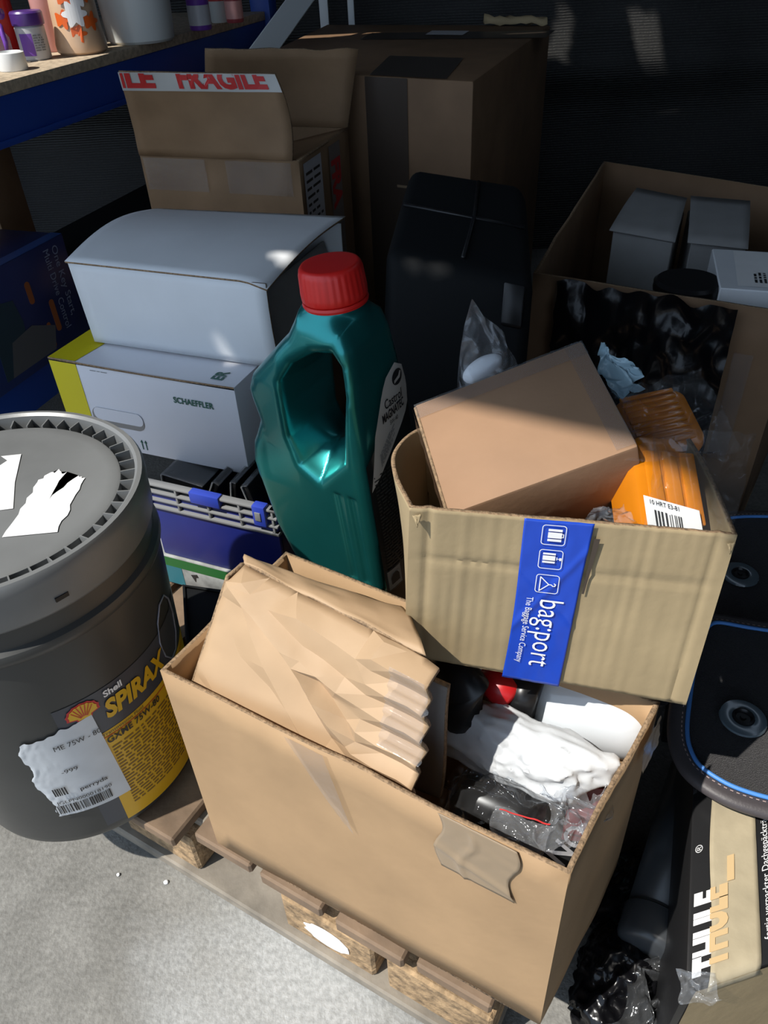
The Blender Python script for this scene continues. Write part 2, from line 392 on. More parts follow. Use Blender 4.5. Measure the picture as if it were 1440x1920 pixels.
def carton(name, b4, t4, m, parent, thick=.004, nu=14, nv=8, wob=.0015, sd=1.0, bottom=True):
    """open-topped cardboard body; b4,t4 = FL, FR, BR, BL"""
    bm = bmesh.new(); off = wloc(parent)
    for k in range(4):
        f = bil(b4[k], b4[(k + 1) % 4], t4[(k + 1) % 4], t4[k]); nrm = (V(b4[(k + 1) % 4]) - V(b4[k])).cross(V(t4[k]) - V(b4[k])).normalized()
        g = {}
        for j in range(nv + 1):
            for i in range(nu + 1):
                u, v = i / nu, j / nv; p = f(u, v); e = math.sin(math.pi * u)
                p = p + nrm * (wob * e * (1.5 * nz(p, 9, sd + k) + .6 * math.sin(math.pi * v) + .5 * nz(p, 25, sd)))
                g[i, j] = bm.verts.new(p - off)
        for j in range(nv):
            for i in range(nu): bm.faces.new((g[i, j], g[i + 1, j], g[i + 1, j + 1], g[i, j + 1]))
    if bottom: bm.faces.new([bm.verts.new(V(p) - off) for p in b4][::-1])
    bmesh.ops.remove_doubles(bm, verts=bm.verts, dist=.0006)
    bmesh.ops.recalc_face_normals(bm, faces=bm.faces)
    me = bpy.data.meshes.new(name); bm.to_mesh(me); bm.free()
    o = link(name, me, [m, KEDGE], parent); smooth_by_angle(o, 40)
    md = o.modifiers.new('s', 'SOLIDIFY'); md.thickness = thick; md.offset = -1; md.use_even_offset = True; md.material_offset_rim = 1
    return o
def ctr(pts): return sum((V(p) for p in pts), V((0, 0, 0))) / len(pts)

# ================================================================== SETTING
fl = raw('floor', [(-6, -6, 0), (6, -6, 0), (6, 6, 0), (-6, 6, 0)], [(0, 1, 2, 3)], CONC); tag(fl, 'sunlit grey concrete floor with pale dried stain', None, None, 'structure')
def wall_f(u, v):
    x = -2.2 + 4.4 * u; z = 2.4 * v
    y = 3.25 + .03 * nz((x, 0, z), 2.2, 3) + .015 * nz((x, 0, z), 6, 5) - .10 * math.exp(-((z - .62) / .10) ** 2) - (.16 * (1 - z / .6) if z < .6 else 0)
    return V((x, y, z))
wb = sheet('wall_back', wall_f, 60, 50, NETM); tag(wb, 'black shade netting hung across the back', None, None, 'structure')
wl = raw('wall_left', [(-2.2, 1.8, 0), (-2.2, 3.4, 0), (-2.2, 3.4, 2.4), (-2.2, 1.8, 2.4)], [(0, 1, 2, 3)], DARKW); tag(wl, 'unseen dark sheeting behind the rack, sized to limit skylight', None, None, 'structure')  # out of view; length set to hold skylight off the rear cartons
wr = raw('shade_wall_right', [(1.6, -4, 0), (1.6, 3.4, 0), (1.6, 3.4, 2.4), (1.6, -4, 2.4)], [(0, 1, 2, 3)], DARKW); tag(wr, 'unseen dark sheeting added on the right to block skylight', None, None, 'structure')  # added out of view to darken the right and rear
# roof sheet: unseen, edge shaped to set the shade line; gaps cut to land sun flecks
RZ = 2.4
def roof_pt(p): p = V(p); k = (RZ - p.z) / SUN.z; return p + SUN * k
edge = [(-4.5, 1.35), (-1.80, .40), (-1.065, .15), (-.884, .03), (-.80, -.026), (-.799, -4.0), (1.6, -4.0)]  # right part carried past the camera to cut skylight there
def edge_y(x):
    for (x0, y0), (x1, y1) in zip(edge, edge[1:]):
        if x0 <= x <= x1: return y0 + (y1 - y0) * (x - x0) / (x1 - x0)
    return edge[0][1]
gaps = []   # quads on the roof
def gap(pts): gaps.append([roof_pt(p).xy for p in pts])
gap([(0.6353,3.2000,0.9220), (0.6793,3.2000,0.9202), (0.8137,3.2000,0.5268), (0.7198,3.2000,0.5487)])
gap([(0.8777,3.2000,0.9121), (0.9790,3.2000,0.9080), (1.1671,3.2000,0.5040), (1.0809,3.2000,0.5043)])
gap([(-0.3235,2.7500,0.7673), (-0.3086,2.7500,0.9819), (-0.0453,2.7500,0.9711), (-0.0975,2.7500,0.8138)])
gap([(0.4071,2.6000,0.8344), (0.5232,2.6000,0.8230), (0.5174,2.6000,0.8009), (0.4160,2.6000,0.8131)])
gap([(-0.1579,1.1845,0.6930), (-0.1325,1.1975,0.6930), (-0.1099,1.1638,0.6930), (-0.1334,1.1311,0.6930)])
gap([(-0.9357,2.1293,0.8500), (-0.8119,2.2161,0.8500), (-0.6437,2.4523,0.8500), (-0.5914,2.2314,0.8500), (-0.6867,1.8371,0.8500), (-0.7700,1.7105,0.8500)])  # gap added to brighten the left end of the shelf
gap([(-0.3088,1.1000,0.6522), (-0.2923,1.1000,0.6555), (-0.2748,1.1000,0.6148), (-0.2894,1.1000,0.6104)])
gap([(0.0379,1.1900,0.6662), (0.0530,1.1900,0.6671), (0.1444,1.1900,0.6175), (0.1334,1.1900,0.6092)])
def inside(p, q):
    c = False; n = len(q)
    for i in range(n):
        a, b = q[i], q[i - 1]
        if (a[1] > p[1]) != (b[1] > p[1]) and p[0] < (b[0] - a[0]) * (p[1] - a[1]) / (b[1] - a[1]) + a[0]: c = not c
    return c
vs, fs, ix = [], [], {}
CELL = .01
def gv(x, y):
    k = (round(x, 4), round(y, 4))
    if k not in ix: ix[k] = len(vs); vs.append((x, y, RZ))
    return ix[k]
gb = [(min(p[0] for p in g) - .04, min(p[1] for p in g) - .04, max(p[0] for p in g) + .04, max(p[1] for p in g) + .04) for g in gaps]
X0, X1, Y1 = -2.5, 1.6, 3.4
nx = int((X1 - X0) / .1)
for i in range(nx):
    xa, xb = X0 + i * .1, X0 + (i + 1) * .1
    ya = max(edge_y(xa + 1e-4), edge_y(xb - 1e-4)); yb0 = math.ceil(ya / .1) * .1
    k = len(vs); vs += [(xa, edge_y(xa + 1e-4), RZ), (xb, edge_y(xb - 1e-4), RZ), (xb, yb0, RZ), (xa, yb0, RZ)]; fs.append((k, k + 1, k + 2, k + 3))
    for j in range(int(round((Y1 - yb0) / .1))):
        y0 = yb0 + j * .1
        if any(b[0] < xb and b[2] > xa and b[1] < y0 + .1 and b[3] > y0 for b in gb):
            for a in range(10):
                for c in range(10):
                    xx, yy = xa + a * CELL, y0 + c * CELL
                    if not any(inside((xx + CELL / 2, yy + CELL / 2), g) for g in gaps):
                        fs.append((gv(xx, yy), gv(xx + CELL, yy), gv(xx + CELL, yy + CELL), gv(xx, yy + CELL)))
        else: fs.append((gv(xa, y0), gv(xb, y0), gv(xb, y0 + .1), gv(xa, y0 + .1)))
rf = raw('ceiling', vs, fs, ROOFM); tag(rf, 'unseen dark sheet roof with gaps cut for sun flecks', None, None, 'structure')

# ================================================================== PALLET
PU = V((math.cos(math.radians(-31.5)), math.sin(math.radians(-31.5)), 0)); PV = V((-PU.y, PU.x, 0)); PZ = V((0, 0, 1))
PO = V((-0.1807,0.4892,0.1440)); PO.z = 0
pal = thing('pallet', 'weathered wooden pallet under the open cardboard cartons', 'pallet', PO)
def pbox(name, u0, u1, v0, v1, z0, z1, m, bev=.003): return boxat(name, PO + PU * u0 + PV * v0 + PZ * z0, PU * (u1 - u0), PV * (v1 - v0), PZ * (z1 - z0), m, pal, bev, 1)
PIT = .1125
for k in range(-5, 3):
    j = random.uniform(-.004, .004)
    pbox('slat', k * PIT + j, k * PIT + .094 + j, random.uniform(-.006, .006) - (.012 if k == -2 else 0), .86, .122, .144 + random.uniform(-.002, .001), WOOD)
for v in (.03, .38, .76): pbox('stringer_board', -.565, .320, v, v + .07, .102, .122, WOODD)
for v in (.0, .38, .76): pbox('bottom_board', -.565, .320, v - .004, v + .095, .0, .022, WOODD)
for v in (.006, .385, .765):
    for u in (-.56, -.27, .02, .178): pbox('block', u, u + .14, v, v + .085, .022, .102, CHIP, .004)
pm = FF(PO + PU * .02 + PV * .0055 + PZ * .022, PO + PU * .16 + PV * .0055 + PZ * .022, PO + PU * .02 + PV * .0055 + PZ * .10)
poly_prism('paint_mark', [(.07 + .034 * math.cos(a / 10 * math.pi) * (1 + .1 * math.sin(3 * a)), .036 + .022 * math.sin(a / 10 * math.pi)) for a in range(20)], pm, 0, .001, WHITETXT, pal)
# pebbles
rp = random.Random(3)
for px, plb in [((-0.4160,0.5742,0.0000), 'pale stone chip on the concrete below the pail'), ((-0.3426,0.5595,0.0000), 'tiny pale pebble on the concrete at the pallet edge')]:
    c = V(px); s = rp.uniform(.002, .0045); bm = bmesh.new(); bmesh.ops.create_icosphere(bm, subdivisions=2, radius=s)
    for v in bm.verts: v.co *= 1 + .35 * noise.noise(v.co * 300 + c * 50); v.co.z *= .7
    me = bpy.data.meshes.new('pebble'); bm.to_mesh(me); bm.free(); o = link('pebble', me, WHITETXT, None, True); o.location = c + V((0, 0, s * .6))
    tag(o, plb, 'pebble')

# ================================================================== FRONT CARTON
FL_t, FR_t, BR_t, BL_t = V((-0.2494,0.5554,0.4650)), V((0.1392,0.3143,0.4620)), V((0.2681,0.4840,0.4620)), V((-0.1265,0.7403,0.4660))
FL_b, FR_b = V((-0.2397,0.5355,0.1452)), V((0.1404,0.3090,0.1452))
BR_b = FR_b + (BR_t - FR_t) * 1.0; BR_b.z = .1452; BL_b = FL_b + (BL_t - FL_t) * .96; BL_b.z = .1452
fc = thing('open_carton', 'large open kraft cardboard carton on the pallet, front lower one', 'carton', ctr([FL_b, FR_b, BR_b, BL_b]))
carton('carton_body', [FL_b, FR_b, BR_b, BL_b], [FL_t, FR_t, BR_t, BL_t], KRAFT, fc, .0045, 18, 8, .0025, 2.0)
ff = FF(FL_b, FR_b, FL_t)
fq = bil(FL_b, FR_b, FR_t, FL_t); fn = -(FR_b - FL_b).cross(FL_t - FL_b).normalized(); fn = fn if fn.y < 0 else -fn
def onfront(u, v, d=.0): return fq(u, v) + fn * d
def tp1(u, v):
    uu = .735 + .165 * u + .01 * math.sin(v * 7); vv = 1.0 - .27 * v
    crease = .0018 * math.exp(-((u - .38 - .05 * math.sin(v * 5)) / .04) ** 2) * (v > .1) + .0018 * math.exp(-((v - .62 - .25 * u) / .05) ** 2) + .0008 * abs(nz((u * 4, v * 5, 0), 1, 4)) 
    return onfront(uu, vv, .0030 + crease)
o = sheet('tape', tp1, 24, 24, TAPEBR, fc, .0003); o['label'] = 'wrinkled brown packing tape strip'
o = sheet('tape', lambda u, v: onfront(.365 + .10 * u + .09 * v * (1 - .4 * u), 1.0 - .36 * v * (1 - .35 * (1 - u)), .0040 + .0012 * abs(nz((u * 4, v * 6, 2), 1))), 12, 16, TAPECL, fc); o['label'] = 'torn clear tape remnant'
sheet('tape', lambda u, v: BR_t.lerp(FR_t, .08 + .22 * v) + V((.0055 + .006 * u, -.003, .001 - .045 * u)) + V((.0015, 0, 0)) * nz((u * 5, v * 5, 0)), 10, 10, TAPEBR, fc)

# crumpled kraft carton stuffed in the front carton, open at its torn right end
cc = thing('crumpled_carton', 'crushed creased kraft carton stuffed inside the front carton, torn open end', 'carton', (-0.1215,0.6233,0.3000))
cTL, cTR, cBR, cBL = V((-0.1603,0.5922,0.5750)), V((0.0336,0.4373,0.5820)), V((0.0018,0.4078,0.4050)), V((-0.2261,0.5478,0.4250))
cn = (cTR - cTL).cross(cBL - cTL).normalized(); cn = cn if cn.z > 0 else -cn
cq = bil(cTL, cTR, cBR, cBL)
def seg_d(u, v, a, b):
    ex, ey = b[0] - a[0], b[1] - a[1]; t = max(0, min(1, ((u - a[0]) * ex + (v - a[1]) * ey) / (ex * ex + ey * ey)))
    s = ex * (v - a[1]) - ey * (u - a[0])
    return math.hypot(u - a[0] - ex * t, v - a[1] - ey * t), (1 if s > 0 else -1), t
def c_edge(u, v):
    ew = 1.0 + (.02 * nz((v * 9, 2, 0)) + .015 * nz((v * 25, 4, 0)) + .035 * math.sin(v * 3)) * max(0, (u - .76) / .24); return cq(u * ew, v)
def cfront(u, v): return c_edge(u, v) - cn * (.02 * (max(0, .05 - v) / .05) ** 2)
CP = [(.03, .12, .004), (.13, .16, .010), (.22, .20, .013), (.31, .25, .015), (.40, .30, .017), (.46, .37, .015), (.52, .45, .013), (.58, .52, .015), (.66, .62, .012), (.735, .72, .004)]      # main ridge
CQ = [(.40, .30, .017), (.48, .31, .012), (.57, .345, .014), (.66, .39, .010), (.74, .44, .004)]                                                                                      # branch
CS = [(.10, .17, .003), (.20, .34, .0035), (.31, .50, .0045), (.45, .70, .003), (.62, .95, .002)]                                                                                   # long faint fold
CV = [(.12, .22, 0), (.22, .27, -.001), (.33, .345, -.002), (.42, .43, -.003), (.49, .54, -.003), (.58, .65, -.003), (.66, .74, -.002), (.14, .10, .001), (.25, .135, .001), (.36, .19, .001), (.46, .24, .002), (.56, .26, .001), (.66, .30, 0), (.55, .42, -.002), (.62, .48, -.003), (.70, .57, -.002),
      (.08, .35, .001), (.10, .55, .003), (.18, .52, .001), (.22, .72, .004), (.35, .62, .001), (.40, .84, .004), (.52, .82, .001), (.05, .75, .004), (.30, .88, .007), (.15, .86, .006), (.68, .88, .003), (.70, .14, .004), (.55, .12, .003), (.40, .09, .003), (.08, .06, .001)]
ctl = []; con = []
def addp(p): ctl.append(p); return len(ctl) - 1
for L in (CP, CQ, CS):
    ids = [addp(p) for p in L]; con += list(zip(ids, ids[1:]))
for p in CV: addp(p)
for k in range(13):          # flutes crushed across the torn end
    v = k / 12 * .98 + .01; hgt = (.009 if k % 2 else -.002) + .002 * nz((k * 1.7, 0, 0))
    a = addp((.765 + .02 * nz((k, 3, 0)), v, .002 + .4 * hgt)); b = addp((.86, v + .008 * nz((k, 8, 0)), hgt)); c = addp((.94, v - .006, hgt * .85)); d_ = addp((1.0, v, hgt)); con += [(a, b), (b, c), (c, d_)]
for k in range(11): addp((k / 13, 0, 0)); addp((k / 13, 1, .004))
for k in range(1, 10): addp((0, k / 10, .001 * (k % 2)))
from mathutils.geometry import delaunay_2d_cdt
dv, de, dfc, *_ = delaunay_2d_cdt([V((p[0], p[1])) for p in ctl], con, [], 0, 1e-5)
def hnear(q): return min(ctl, key=lambda p: (p[0] - q[0]) ** 2 + (p[1] - q[1]) ** 2)[2]
bm = bmesh.new(); off = wloc(cc)
bv_ = [bm.verts.new(cfront(q[0], q[1]) + cn * hnear(q) - off) for q in dv]
for f in dfc:
    try: bm.faces.new([bv_[i] for i in f])
    except Exception: pass
bmesh.ops.triangulate(bm, faces=bm.faces); bmesh.ops.recalc_face_normals(bm, faces=bm.faces)
bmesh.ops.subdivide_edges(bm, edges=list(bm.edges), cuts=2, use_grid_fill=True, smooth=.15)
for v in bm.verts: p = v.co + off; v.co += cn * (.0010 * nz(p, 40, 3) + .0016 * nz(p, 16, 5))
me = bpy.data.meshes.new('front_panel'); bm.to_mesh(me); bm.free(); o = link('front_panel', me, [CREASED, KEDGE], cc); smooth_by_angle(o, 11)
md = o.modifiers.new('s', 'SOLIDIFY'); md.thickness = .004; md.offset = -1 if sum(p.normal.dot(cn) for p in me.polygons) > 0 else 1; md.material_offset_rim = 1
bT0, bT1 = V((-0.1568,0.6488,0.5300)), V((0.0127,0.5666,0.5300))
def ctop(u, v):
    a = cfront(u * .93, 0.0); b = bT0.lerp(bT1, u)
    return a.lerp(b, v) + V((0, 0, .010 * math.sin(math.pi * v) + .004 * nz((u * 5, v * 4, 0))))
sheet('top_panel', ctop, 40, 10, CREASED, cc, .004, KEDGE)
def cleft(u, v):
    a = cfront(0.0, u); b = bT0.lerp(V((-0.2286,0.7102,0.3000)), u); return a.lerp(b, v) + V((-.004, 0, 0)) * math.sin(3.1 * v)
sheet('end_panel', cleft, 16, 8, CREASED, cc, .004, KEDGE)
bB0, bB1 = V((-0.1184,0.6246,0.3300)), V((0.0576,0.4871,0.4780))
def cback(u, v):
    top = V((-0.1425,0.6384,0.4600)).lerp(V((0.0551,0.4867,0.5000)), u); bot = V((-0.1673,0.6321,0.2700)).lerp(V((0.0464,0.4592,0.3450)), u)
    return top.lerp(bot, v) + V((0, .006 * math.sin(v * 7) * (u > .6), .004 * nz((u * 4, v * 8, 0))))
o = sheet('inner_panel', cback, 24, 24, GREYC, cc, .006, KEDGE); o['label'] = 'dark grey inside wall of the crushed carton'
sheet('tape', lambda u, v: cfront(.86 + .15 * u, .06 + .5 * v) + cn * (.0105 + .002 * math.sin(v * 38)), 30, 40, TAPECL, cc)

# things inside the front carton
def blob(name, label, cat, pts, rad, m, f=60, amp=.012, sd=1, h=.0035, flat=1.0, group=None, ax=0.0):
    pts = [V(p) for p in pts]; c = ctr(pts); lo = [min(p[i] for p in pts) - max(rad) - .02 for i in range(3)]; hi = [max(p[i] for p in pts) + max(rad) + .02 for i in range(3)]
    def fn(X, Y, Z):
        d = None
        for i in range(len(pts) - 1):
            a, b = pts[i], pts[i + 1]; e = b - a; L = e.dot(e)
            t = np.clip(((X - a.x) * e.x + (Y - a.y) * e.y + (Z - a.z) * e.z) / L, 0, 1); r = rad[i] + (rad[i + 1] - rad[i]) * t
            q = np.sqrt((X - a.x - e.x * t) ** 2 + (Y - a.y - e.y * t) ** 2 + ((Z - a.z - e.z * t) / flat) ** 2) - r
            d = q if d is None else smin(d, q, .02)
        e = (pts[-1] - pts[0]).normalized(); t = (X * e.x + Y * e.y + Z * e.z) * ax; X, Y, Z = X - t * e.x, Y - t * e.y, Z - t * e.z
        return d + amp * wob3(X, Y, Z, f, sd) + amp * .45 * wob3(X, Y, Z, f * 2.6, sd + 5)
    o = sdf_mesh(name, fn, lo, hi, h, m); o.location = (0, 0, 0)
    cc_ = V(c); 
    for v in o.data.vertices: v.co -= cc_
    o.location = cc_
    return tag(o, label, cat, group)
blob('white_plastic_bag', 'bulging white plastic bag lying in the front carton', 'bag', [(0.0694,0.5227,0.3950), (0.1182,0.4896,0.3950), (0.1662,0.4609,0.3950), (0.2113,0.4484,0.4100)], [.030, .033, .034, .014], WBAG, 75, .024, 5, .0024, ax=.6)
# rounded white canister
wc = V((0.2224,0.5449,0.3880))
wcn = thing('white_canister', 'glossy white rounded plastic canister under the taped carton', 'canister', (wc.x, wc.y, .33))
def can(X, Y, Z):
    ax = V((.90, -.30, .12)).normalized(); t = X * ax.x + Y * ax.y + Z * ax.z
    r = np.sqrt(np.maximum((X - t * ax.x) ** 2 + (Y - t * ax.y) ** 2 + (Z - t * ax.z) ** 2, 1e-9))
    d = smax(r - .055 - .003 * np.sin(t * 30), np.abs(t) - .068, .035)
    return smax(d, -(np.sqrt((X - .072) ** 2 + (Y + .005) ** 2 + (Z - .040) ** 2) - .024), .006)
sdf_mesh('body', can, (-.13, -.11, -.11), (.13, .11, .11), .0035, WPLAS, wcn, ((wc.x, wc.y, wc.z), np.eye(3)))
o = lathe('plug', [(.0, 0), (.020, 0), (.021, .008), (.012, .012), (0, .012)], wc + V((.060, -.008, .026)), BLKPL, wcn, 24, (.6, -.2, .8), closed=False)
# red and black hand pump behind, black hose
rd = thing('red_bottle', 'red bottle with white cap lying behind the white bag', 'bottle', (0.1214,0.6001,0.3600))
tube('body', [(0.1003,0.5589,0.4300), (0.1038,0.5541,0.4300), (0.1089,0.5486,0.4300), (0.1182,0.5393,0.4280), (0.1268,0.5333,0.4240), (0.1300,0.5311,0.4220), (0.1316,0.5296,0.4210)], [.010, .015, .019, .020, .020, .016, .008], REDPL, rd, 32); tube('cap', [(0.0909,0.5646,0.4320), (0.0998,0.5557,0.4320)], [.011, .012], CAPW, rd, 14)
o = tube('black_hose', [(0.0560,0.5739,0.4400), (0.0647,0.5342,0.4620), (0.0756,0.5193,0.4550), (0.0765,0.5188,0.4200), (0.0641,0.5144,0.3800)], [.020, .025, .026, .024, .02], BLKPL, None, 18); tag(o, 'glossy black rubber hose elbow beside the white bag', 'hose')
o = tube('black_canister', [(0.1311,0.5443,0.4200), (0.1575,0.5281,0.4200)], [.026, .026], BLKPL, None, 20); tag(o, 'small black cylinder between red bottle and white canister', 'canister')
def blackcase(name, label, pts, zt, zb, m, bev=.012, cat='case', group=None):
    t = thing(name, label, cat, (ctr(pts).x, ctr(pts).y, zb)); b4 = [V((V(p).x, V(p).y, zb)) for p in pts]
    hexa('shell', b4, [V(p) for p in pts], m, t, bev, 3); return t
blackcase('black_parts_case', 'black moulded part in clear bag inside the front carton', [(0.0471,0.4562,0.3600), (0.1267,0.4101,0.3600), (0.1670,0.4527,0.3700), (0.0803,0.4999,0.3700)], .36, .2, BLKPL, .02)
blackcase('dark_red_box', 'dark red plastic box at the front carton right wall', [(0.1718,0.4311,0.3600), (0.2008,0.4148,0.3600), (0.2355,0.4521,0.3600), (0.1952,0.4606,0.3600)], .36, .2, DKRED, .004, 'box')
nb = blackcase('black_printed_box', 'black box with grey capital letters in the front carton corner', [(0.1268,0.3733,0.3750), (0.1609,0.3509,0.3750), (0.1940,0.3870,0.3750), (0.1518,0.3947,0.3750)], .375, .2, BLKMATTE, .003, 'box')
nf = FF((0.1511,0.3621,0.3760), (0.1817,0.3882,0.3760), (0.1378,0.3722,0.3760))
text('lettering', 'NO', .030, nf, mat('grey_print', (.28, .28, .29), .5), nb, .02, lift=.001)
# clear bags in the carton
def crumple(name, label, cat, quad, m, amp=.02, n=46, sd=1.0, parent=None, group=None, fr=5.0, sag=0.0, thick=0):
    q = bil(*quad); nn = (V(quad[1]) - V(quad[0])).cross(V(quad[3]) - V(quad[0])).normalized()
    if nn.z < 0: nn = -nn
    def f(u, v):
        p = q(u, v); x = V((u * fr, v * fr, sd))
        r = 1 - abs(noise.noise(x)) * 2; r2 = 1 - abs(noise.noise(x * 2.3 + V((5, 1, 2)))) * 2
        e = V((noise.noise(x * .7 + V((9, 0, 0))), noise.noise(x * .7 + V((0, 9, 0))), 0)) * amp * 1.2
        return p + nn * (amp * (r * .8 + r2 * .4) - sag * (1 - math.sin(math.pi * u) * math.sin(math.pi * v))) + e
    o = sheet(name, f, n, n, m, parent, thick)
    if label:
        c = ctr(quad)
        for v in o.data.vertices: v.co -= c
        o.location = c; tag(o, label, cat, group)
    return o
crumple('clear_bag', 'crinkled clear plastic bag over black part in front carton', 'bag', [(0.0369,0.4353,0.3850), (0.1272,0.3796,0.3850), (0.1779,0.4364,0.3900), (0.0743,0.5032,0.3900)], CLEAR, .016, 60, 2.0, sag=.02, fr=4)
zb = thing('zip_bag', 'small clear zip bag with a red stripe in front carton', 'bag', (0.1181,0.3992,0.3800))
zq = [V((0.0785,0.3847,0.4000)), V((0.1219,0.3574,0.4000)), V((0.1502,0.3889,0.4050)), V((0.0946,0.4096,0.4050))]
crumple('pouch', None, None, zq, CLEARH, .007, 30, 4.0, zb, fr=3)
zz = bil(*zq)
sheet('red_stripe', lambda u, v: zz(.08 + .84 * u, .84 + .04 * v) + V((0, 0, .010 + .003 * nz((u * 5, 0, 3)))), 16, 1, REDTXT, zb)
crumple('clear_bag', 'clear plastic bag crumpled against the front carton right wall', 'bag', [(0.1344,0.3686,0.3950), (0.1705,0.3641,0.4000), (0.2103,0.4135,0.4050), (0.1474,0.4349,0.3950)], CLEARH, .016, 46, 7.0, fr=4)

# ================================================================== TAPED CARTON (printed blue tape)
tFLb, tFRb, tFLt, tFRt = V((0.0133,0.5265,0.5030)), V((0.2847,0.4666,0.4780)), V((0.0223,0.5262,0.6920)), V((0.3006,0.4965,0.6680))
td = V((.215, .975, 0)).normalized() * .235
tBLb, tBRb = V((0.0470,0.7249,0.6500)) + V((.004, -.004, -.135)), tFRb + td + V((-.01, 0, .012)); tBLt, tBRt = V((0.0470,0.7249,0.6500)), tFRt + td * .9 + V((-.035, 0, 0))
tc_ = thing('taped_carton', 'open pale kraft carton sealed with printed blue tape, resting on the front carton', 'carton', ctr([tFLb, tFRb, tBRb, tBLb]))
def tcarton():
    bm = bmesh.new(); off = wloc(tc_); nu, nv = 110, 44
    B = [tFLb, tFRb, tBRb, tBLb]; T = [tFLt, tFRt, tBRt, tBLt]
    for k in range(4):
        f = bil(B[k], B[(k + 1) % 4], T[(k + 1) % 4], T[k]); nr = (B[(k + 1) % 4] - B[k]).cross(T[k] - B[k]).normalized(); g = {}
        for j in range(nv + 1):
            for i in range(nu + 1):
                u, v = i / nu, j / nv; p = f(u, v); e = math.sin(math.pi * u)
                d = .0014 * nz(p, 22, k) * e
                if k == 0: d += -.0020 * math.exp(-((v - .70 - .02 * u) / .018) ** 2) * min(1, e * 3) + (.00035 * math.sin(u * 150) * (.5 + nz((u * 9, v * 1.5, 2))) + .0005 * nz((u * 26, v * .8, 4))) * min(1, e * 2.5) - .0022 * math.exp(-((u - .06) / .012) ** 2) - .0015 * math.exp(-((u - .945) / .01) ** 2)
                if k == 3: d += .026 * math.sin(math.pi * u ** .8) * v     # left wall bows outwards at the top
                if k == 1: d += .006 * e
                g[i, j] = bm.verts.new(p + nr * d - off)
        for j in range(nv):
            for i in range(nu): bm.faces.new((g[i, j], g[i + 1, j], g[i + 1, j + 1], g[i, j + 1]))
    bm.faces.new([bm.verts.new(V(p) - off) for p in B][::-1])
    bmesh.ops.remove_doubles(bm, verts=bm.verts, dist=.0006); bmesh.ops.recalc_face_normals(bm, faces=bm.faces)
    me = bpy.data.meshes.new('carton_body'); bm.to_mesh(me); bm.free(); o = link('carton_body', me, [KRAFT2, KEDGE], tc_); smooth_by_angle(o, 40)
    md = o.modifiers.new('s', 'SOLIDIFY'); md.thickness = .004; md.offset = -1; md.use_even_offset = True; md.material_offset_rim = 1
tcarton()
tq = bil(tFLb, tFRb, tFRt, tFLt); tn = (tFRb - tFLb).cross(tFLt - tFLb).normalized()
def ont(u, v, d=0): return tq(u, v) + tn * d
# blue tape strip, slightly skewed, over the front and folded over the rim
TW = (tFRb - tFLb).length
def blue(u, v):
    u0 = .358 + .0 * v; uu = u0 + (.202 + .012 * v - .010 * math.sin(3.1 * v)) * u + (.006 * math.sin(v * 4))
    return ont(uu, -.012 + 1.02 * v, .0032 + .0005 * nz((u * 6, v * 9, 0)) + .0012 * math.exp(-((v - .35 - .5 * u) / .03) ** 2) + .001 * math.exp(-((v - .72 + .3 * u) / .02) ** 2))
bt = sheet('printed_tape', blue, 30, 60, BTAPE, tc_, .0002); bt['label'] = 'bright blue tape strip with white print'
tw_m = .185 * TW; TH = (tFLt - tFLb).length
# lettering frame: reading runs down the tape: x -> downwards, y -> to the right
def tpl(x, y, l):      # x metres along tape from its top, y metres across from tape left
    v = 1.0 - x / TH; y = y - (.0065 if x < .08 else 0); return ont(.358 + .006 * math.sin(v * 4) + y / TW, v, .0042 + l)
text('lettering', 'bag:port', .0315, lambda x, y, l: tpl(.083 + x, .0225 + y, l), WHITETXT, bt, -.004, lift=.0008, sx=.80)
text('lettering', 'The Baggage Service Company', .0088, lambda x, y, l: tpl(.083 + x, .0100 + y, l), WHITETXT, bt, 0, lift=.0008, sx=.76)
def frame(cx, cy, w, h, t, nm='icon_frame'):
    out = rrect(w, h, .003, 4, cx, cy); inn = rrect(w - 2 * t, h - 2 * t, .0024, 4, cx, cy); n = len(out)
    raw(nm, [tpl(a, b, .0008) for a, b in out] + [tpl(a, b, .0008) for a, b in inn], [(i, (i + 1) % n, n + (i + 1) % n, n + i) for i in range(n)], WHITETXT, bt)
def quads(nm, rects): 
    vs = []; fs = []
    for (a0, b0, a1, b1) in rects:
        k = len(vs); vs += [tpl(a0, b0, .0008), tpl(a1, b0, .0008), tpl(a1, b1, .0008), tpl(a0, b1, .0008)]; fs.append((k, k + 1, k + 2, k + 3))
    raw(nm, vs, fs, WHITETXT, bt)
for cx in (.0125, .0385, .066): frame(cx, .0330, .021, .021, .0007)
quads('suitcase_icon', [(.006, .028, .0085, .040), (.0095, .028, .0155, .040), (.0165, .028, .019, .040), (.0105, .041, .0145, .0418), (.0105, .040, .0111, .0418), (.0139, .040, .0145, .0418)])
quads('suitcase_icon', [(.0315, .026, .0335, .037), (.0345, .026, .0395, .037), (.0405, .026, .0425, .037), (.0355, .038, .0387, .0387), (.0370, .0387, .0376, .0425), (.0360, .0405, .0390, .0425)])
def stroke(nm, pts, w_):
    vs, fs = [], []
    for (a, b), (c, d) in zip(pts, pts[1:]):
        L = math.hypot(c - a, d - b); px, py = -(d - b) / L * w_, (c - a) / L * w_; ex, ey = (c - a) / L * w_ * .6, (d - b) / L * w_ * .6; k = len(vs)
        vs += [tpl(a - ex + px, b - ey + py, .0008), tpl(a - ex - px, b - ey - py, .0008), tpl(c + ex - px, d + ey - py, .0008), tpl(c + ex + px, d + ey + py, .0008)]; fs.append((k, k + 1, k + 2, k + 3))
    raw(nm, vs, fs, WHITETXT, bt)
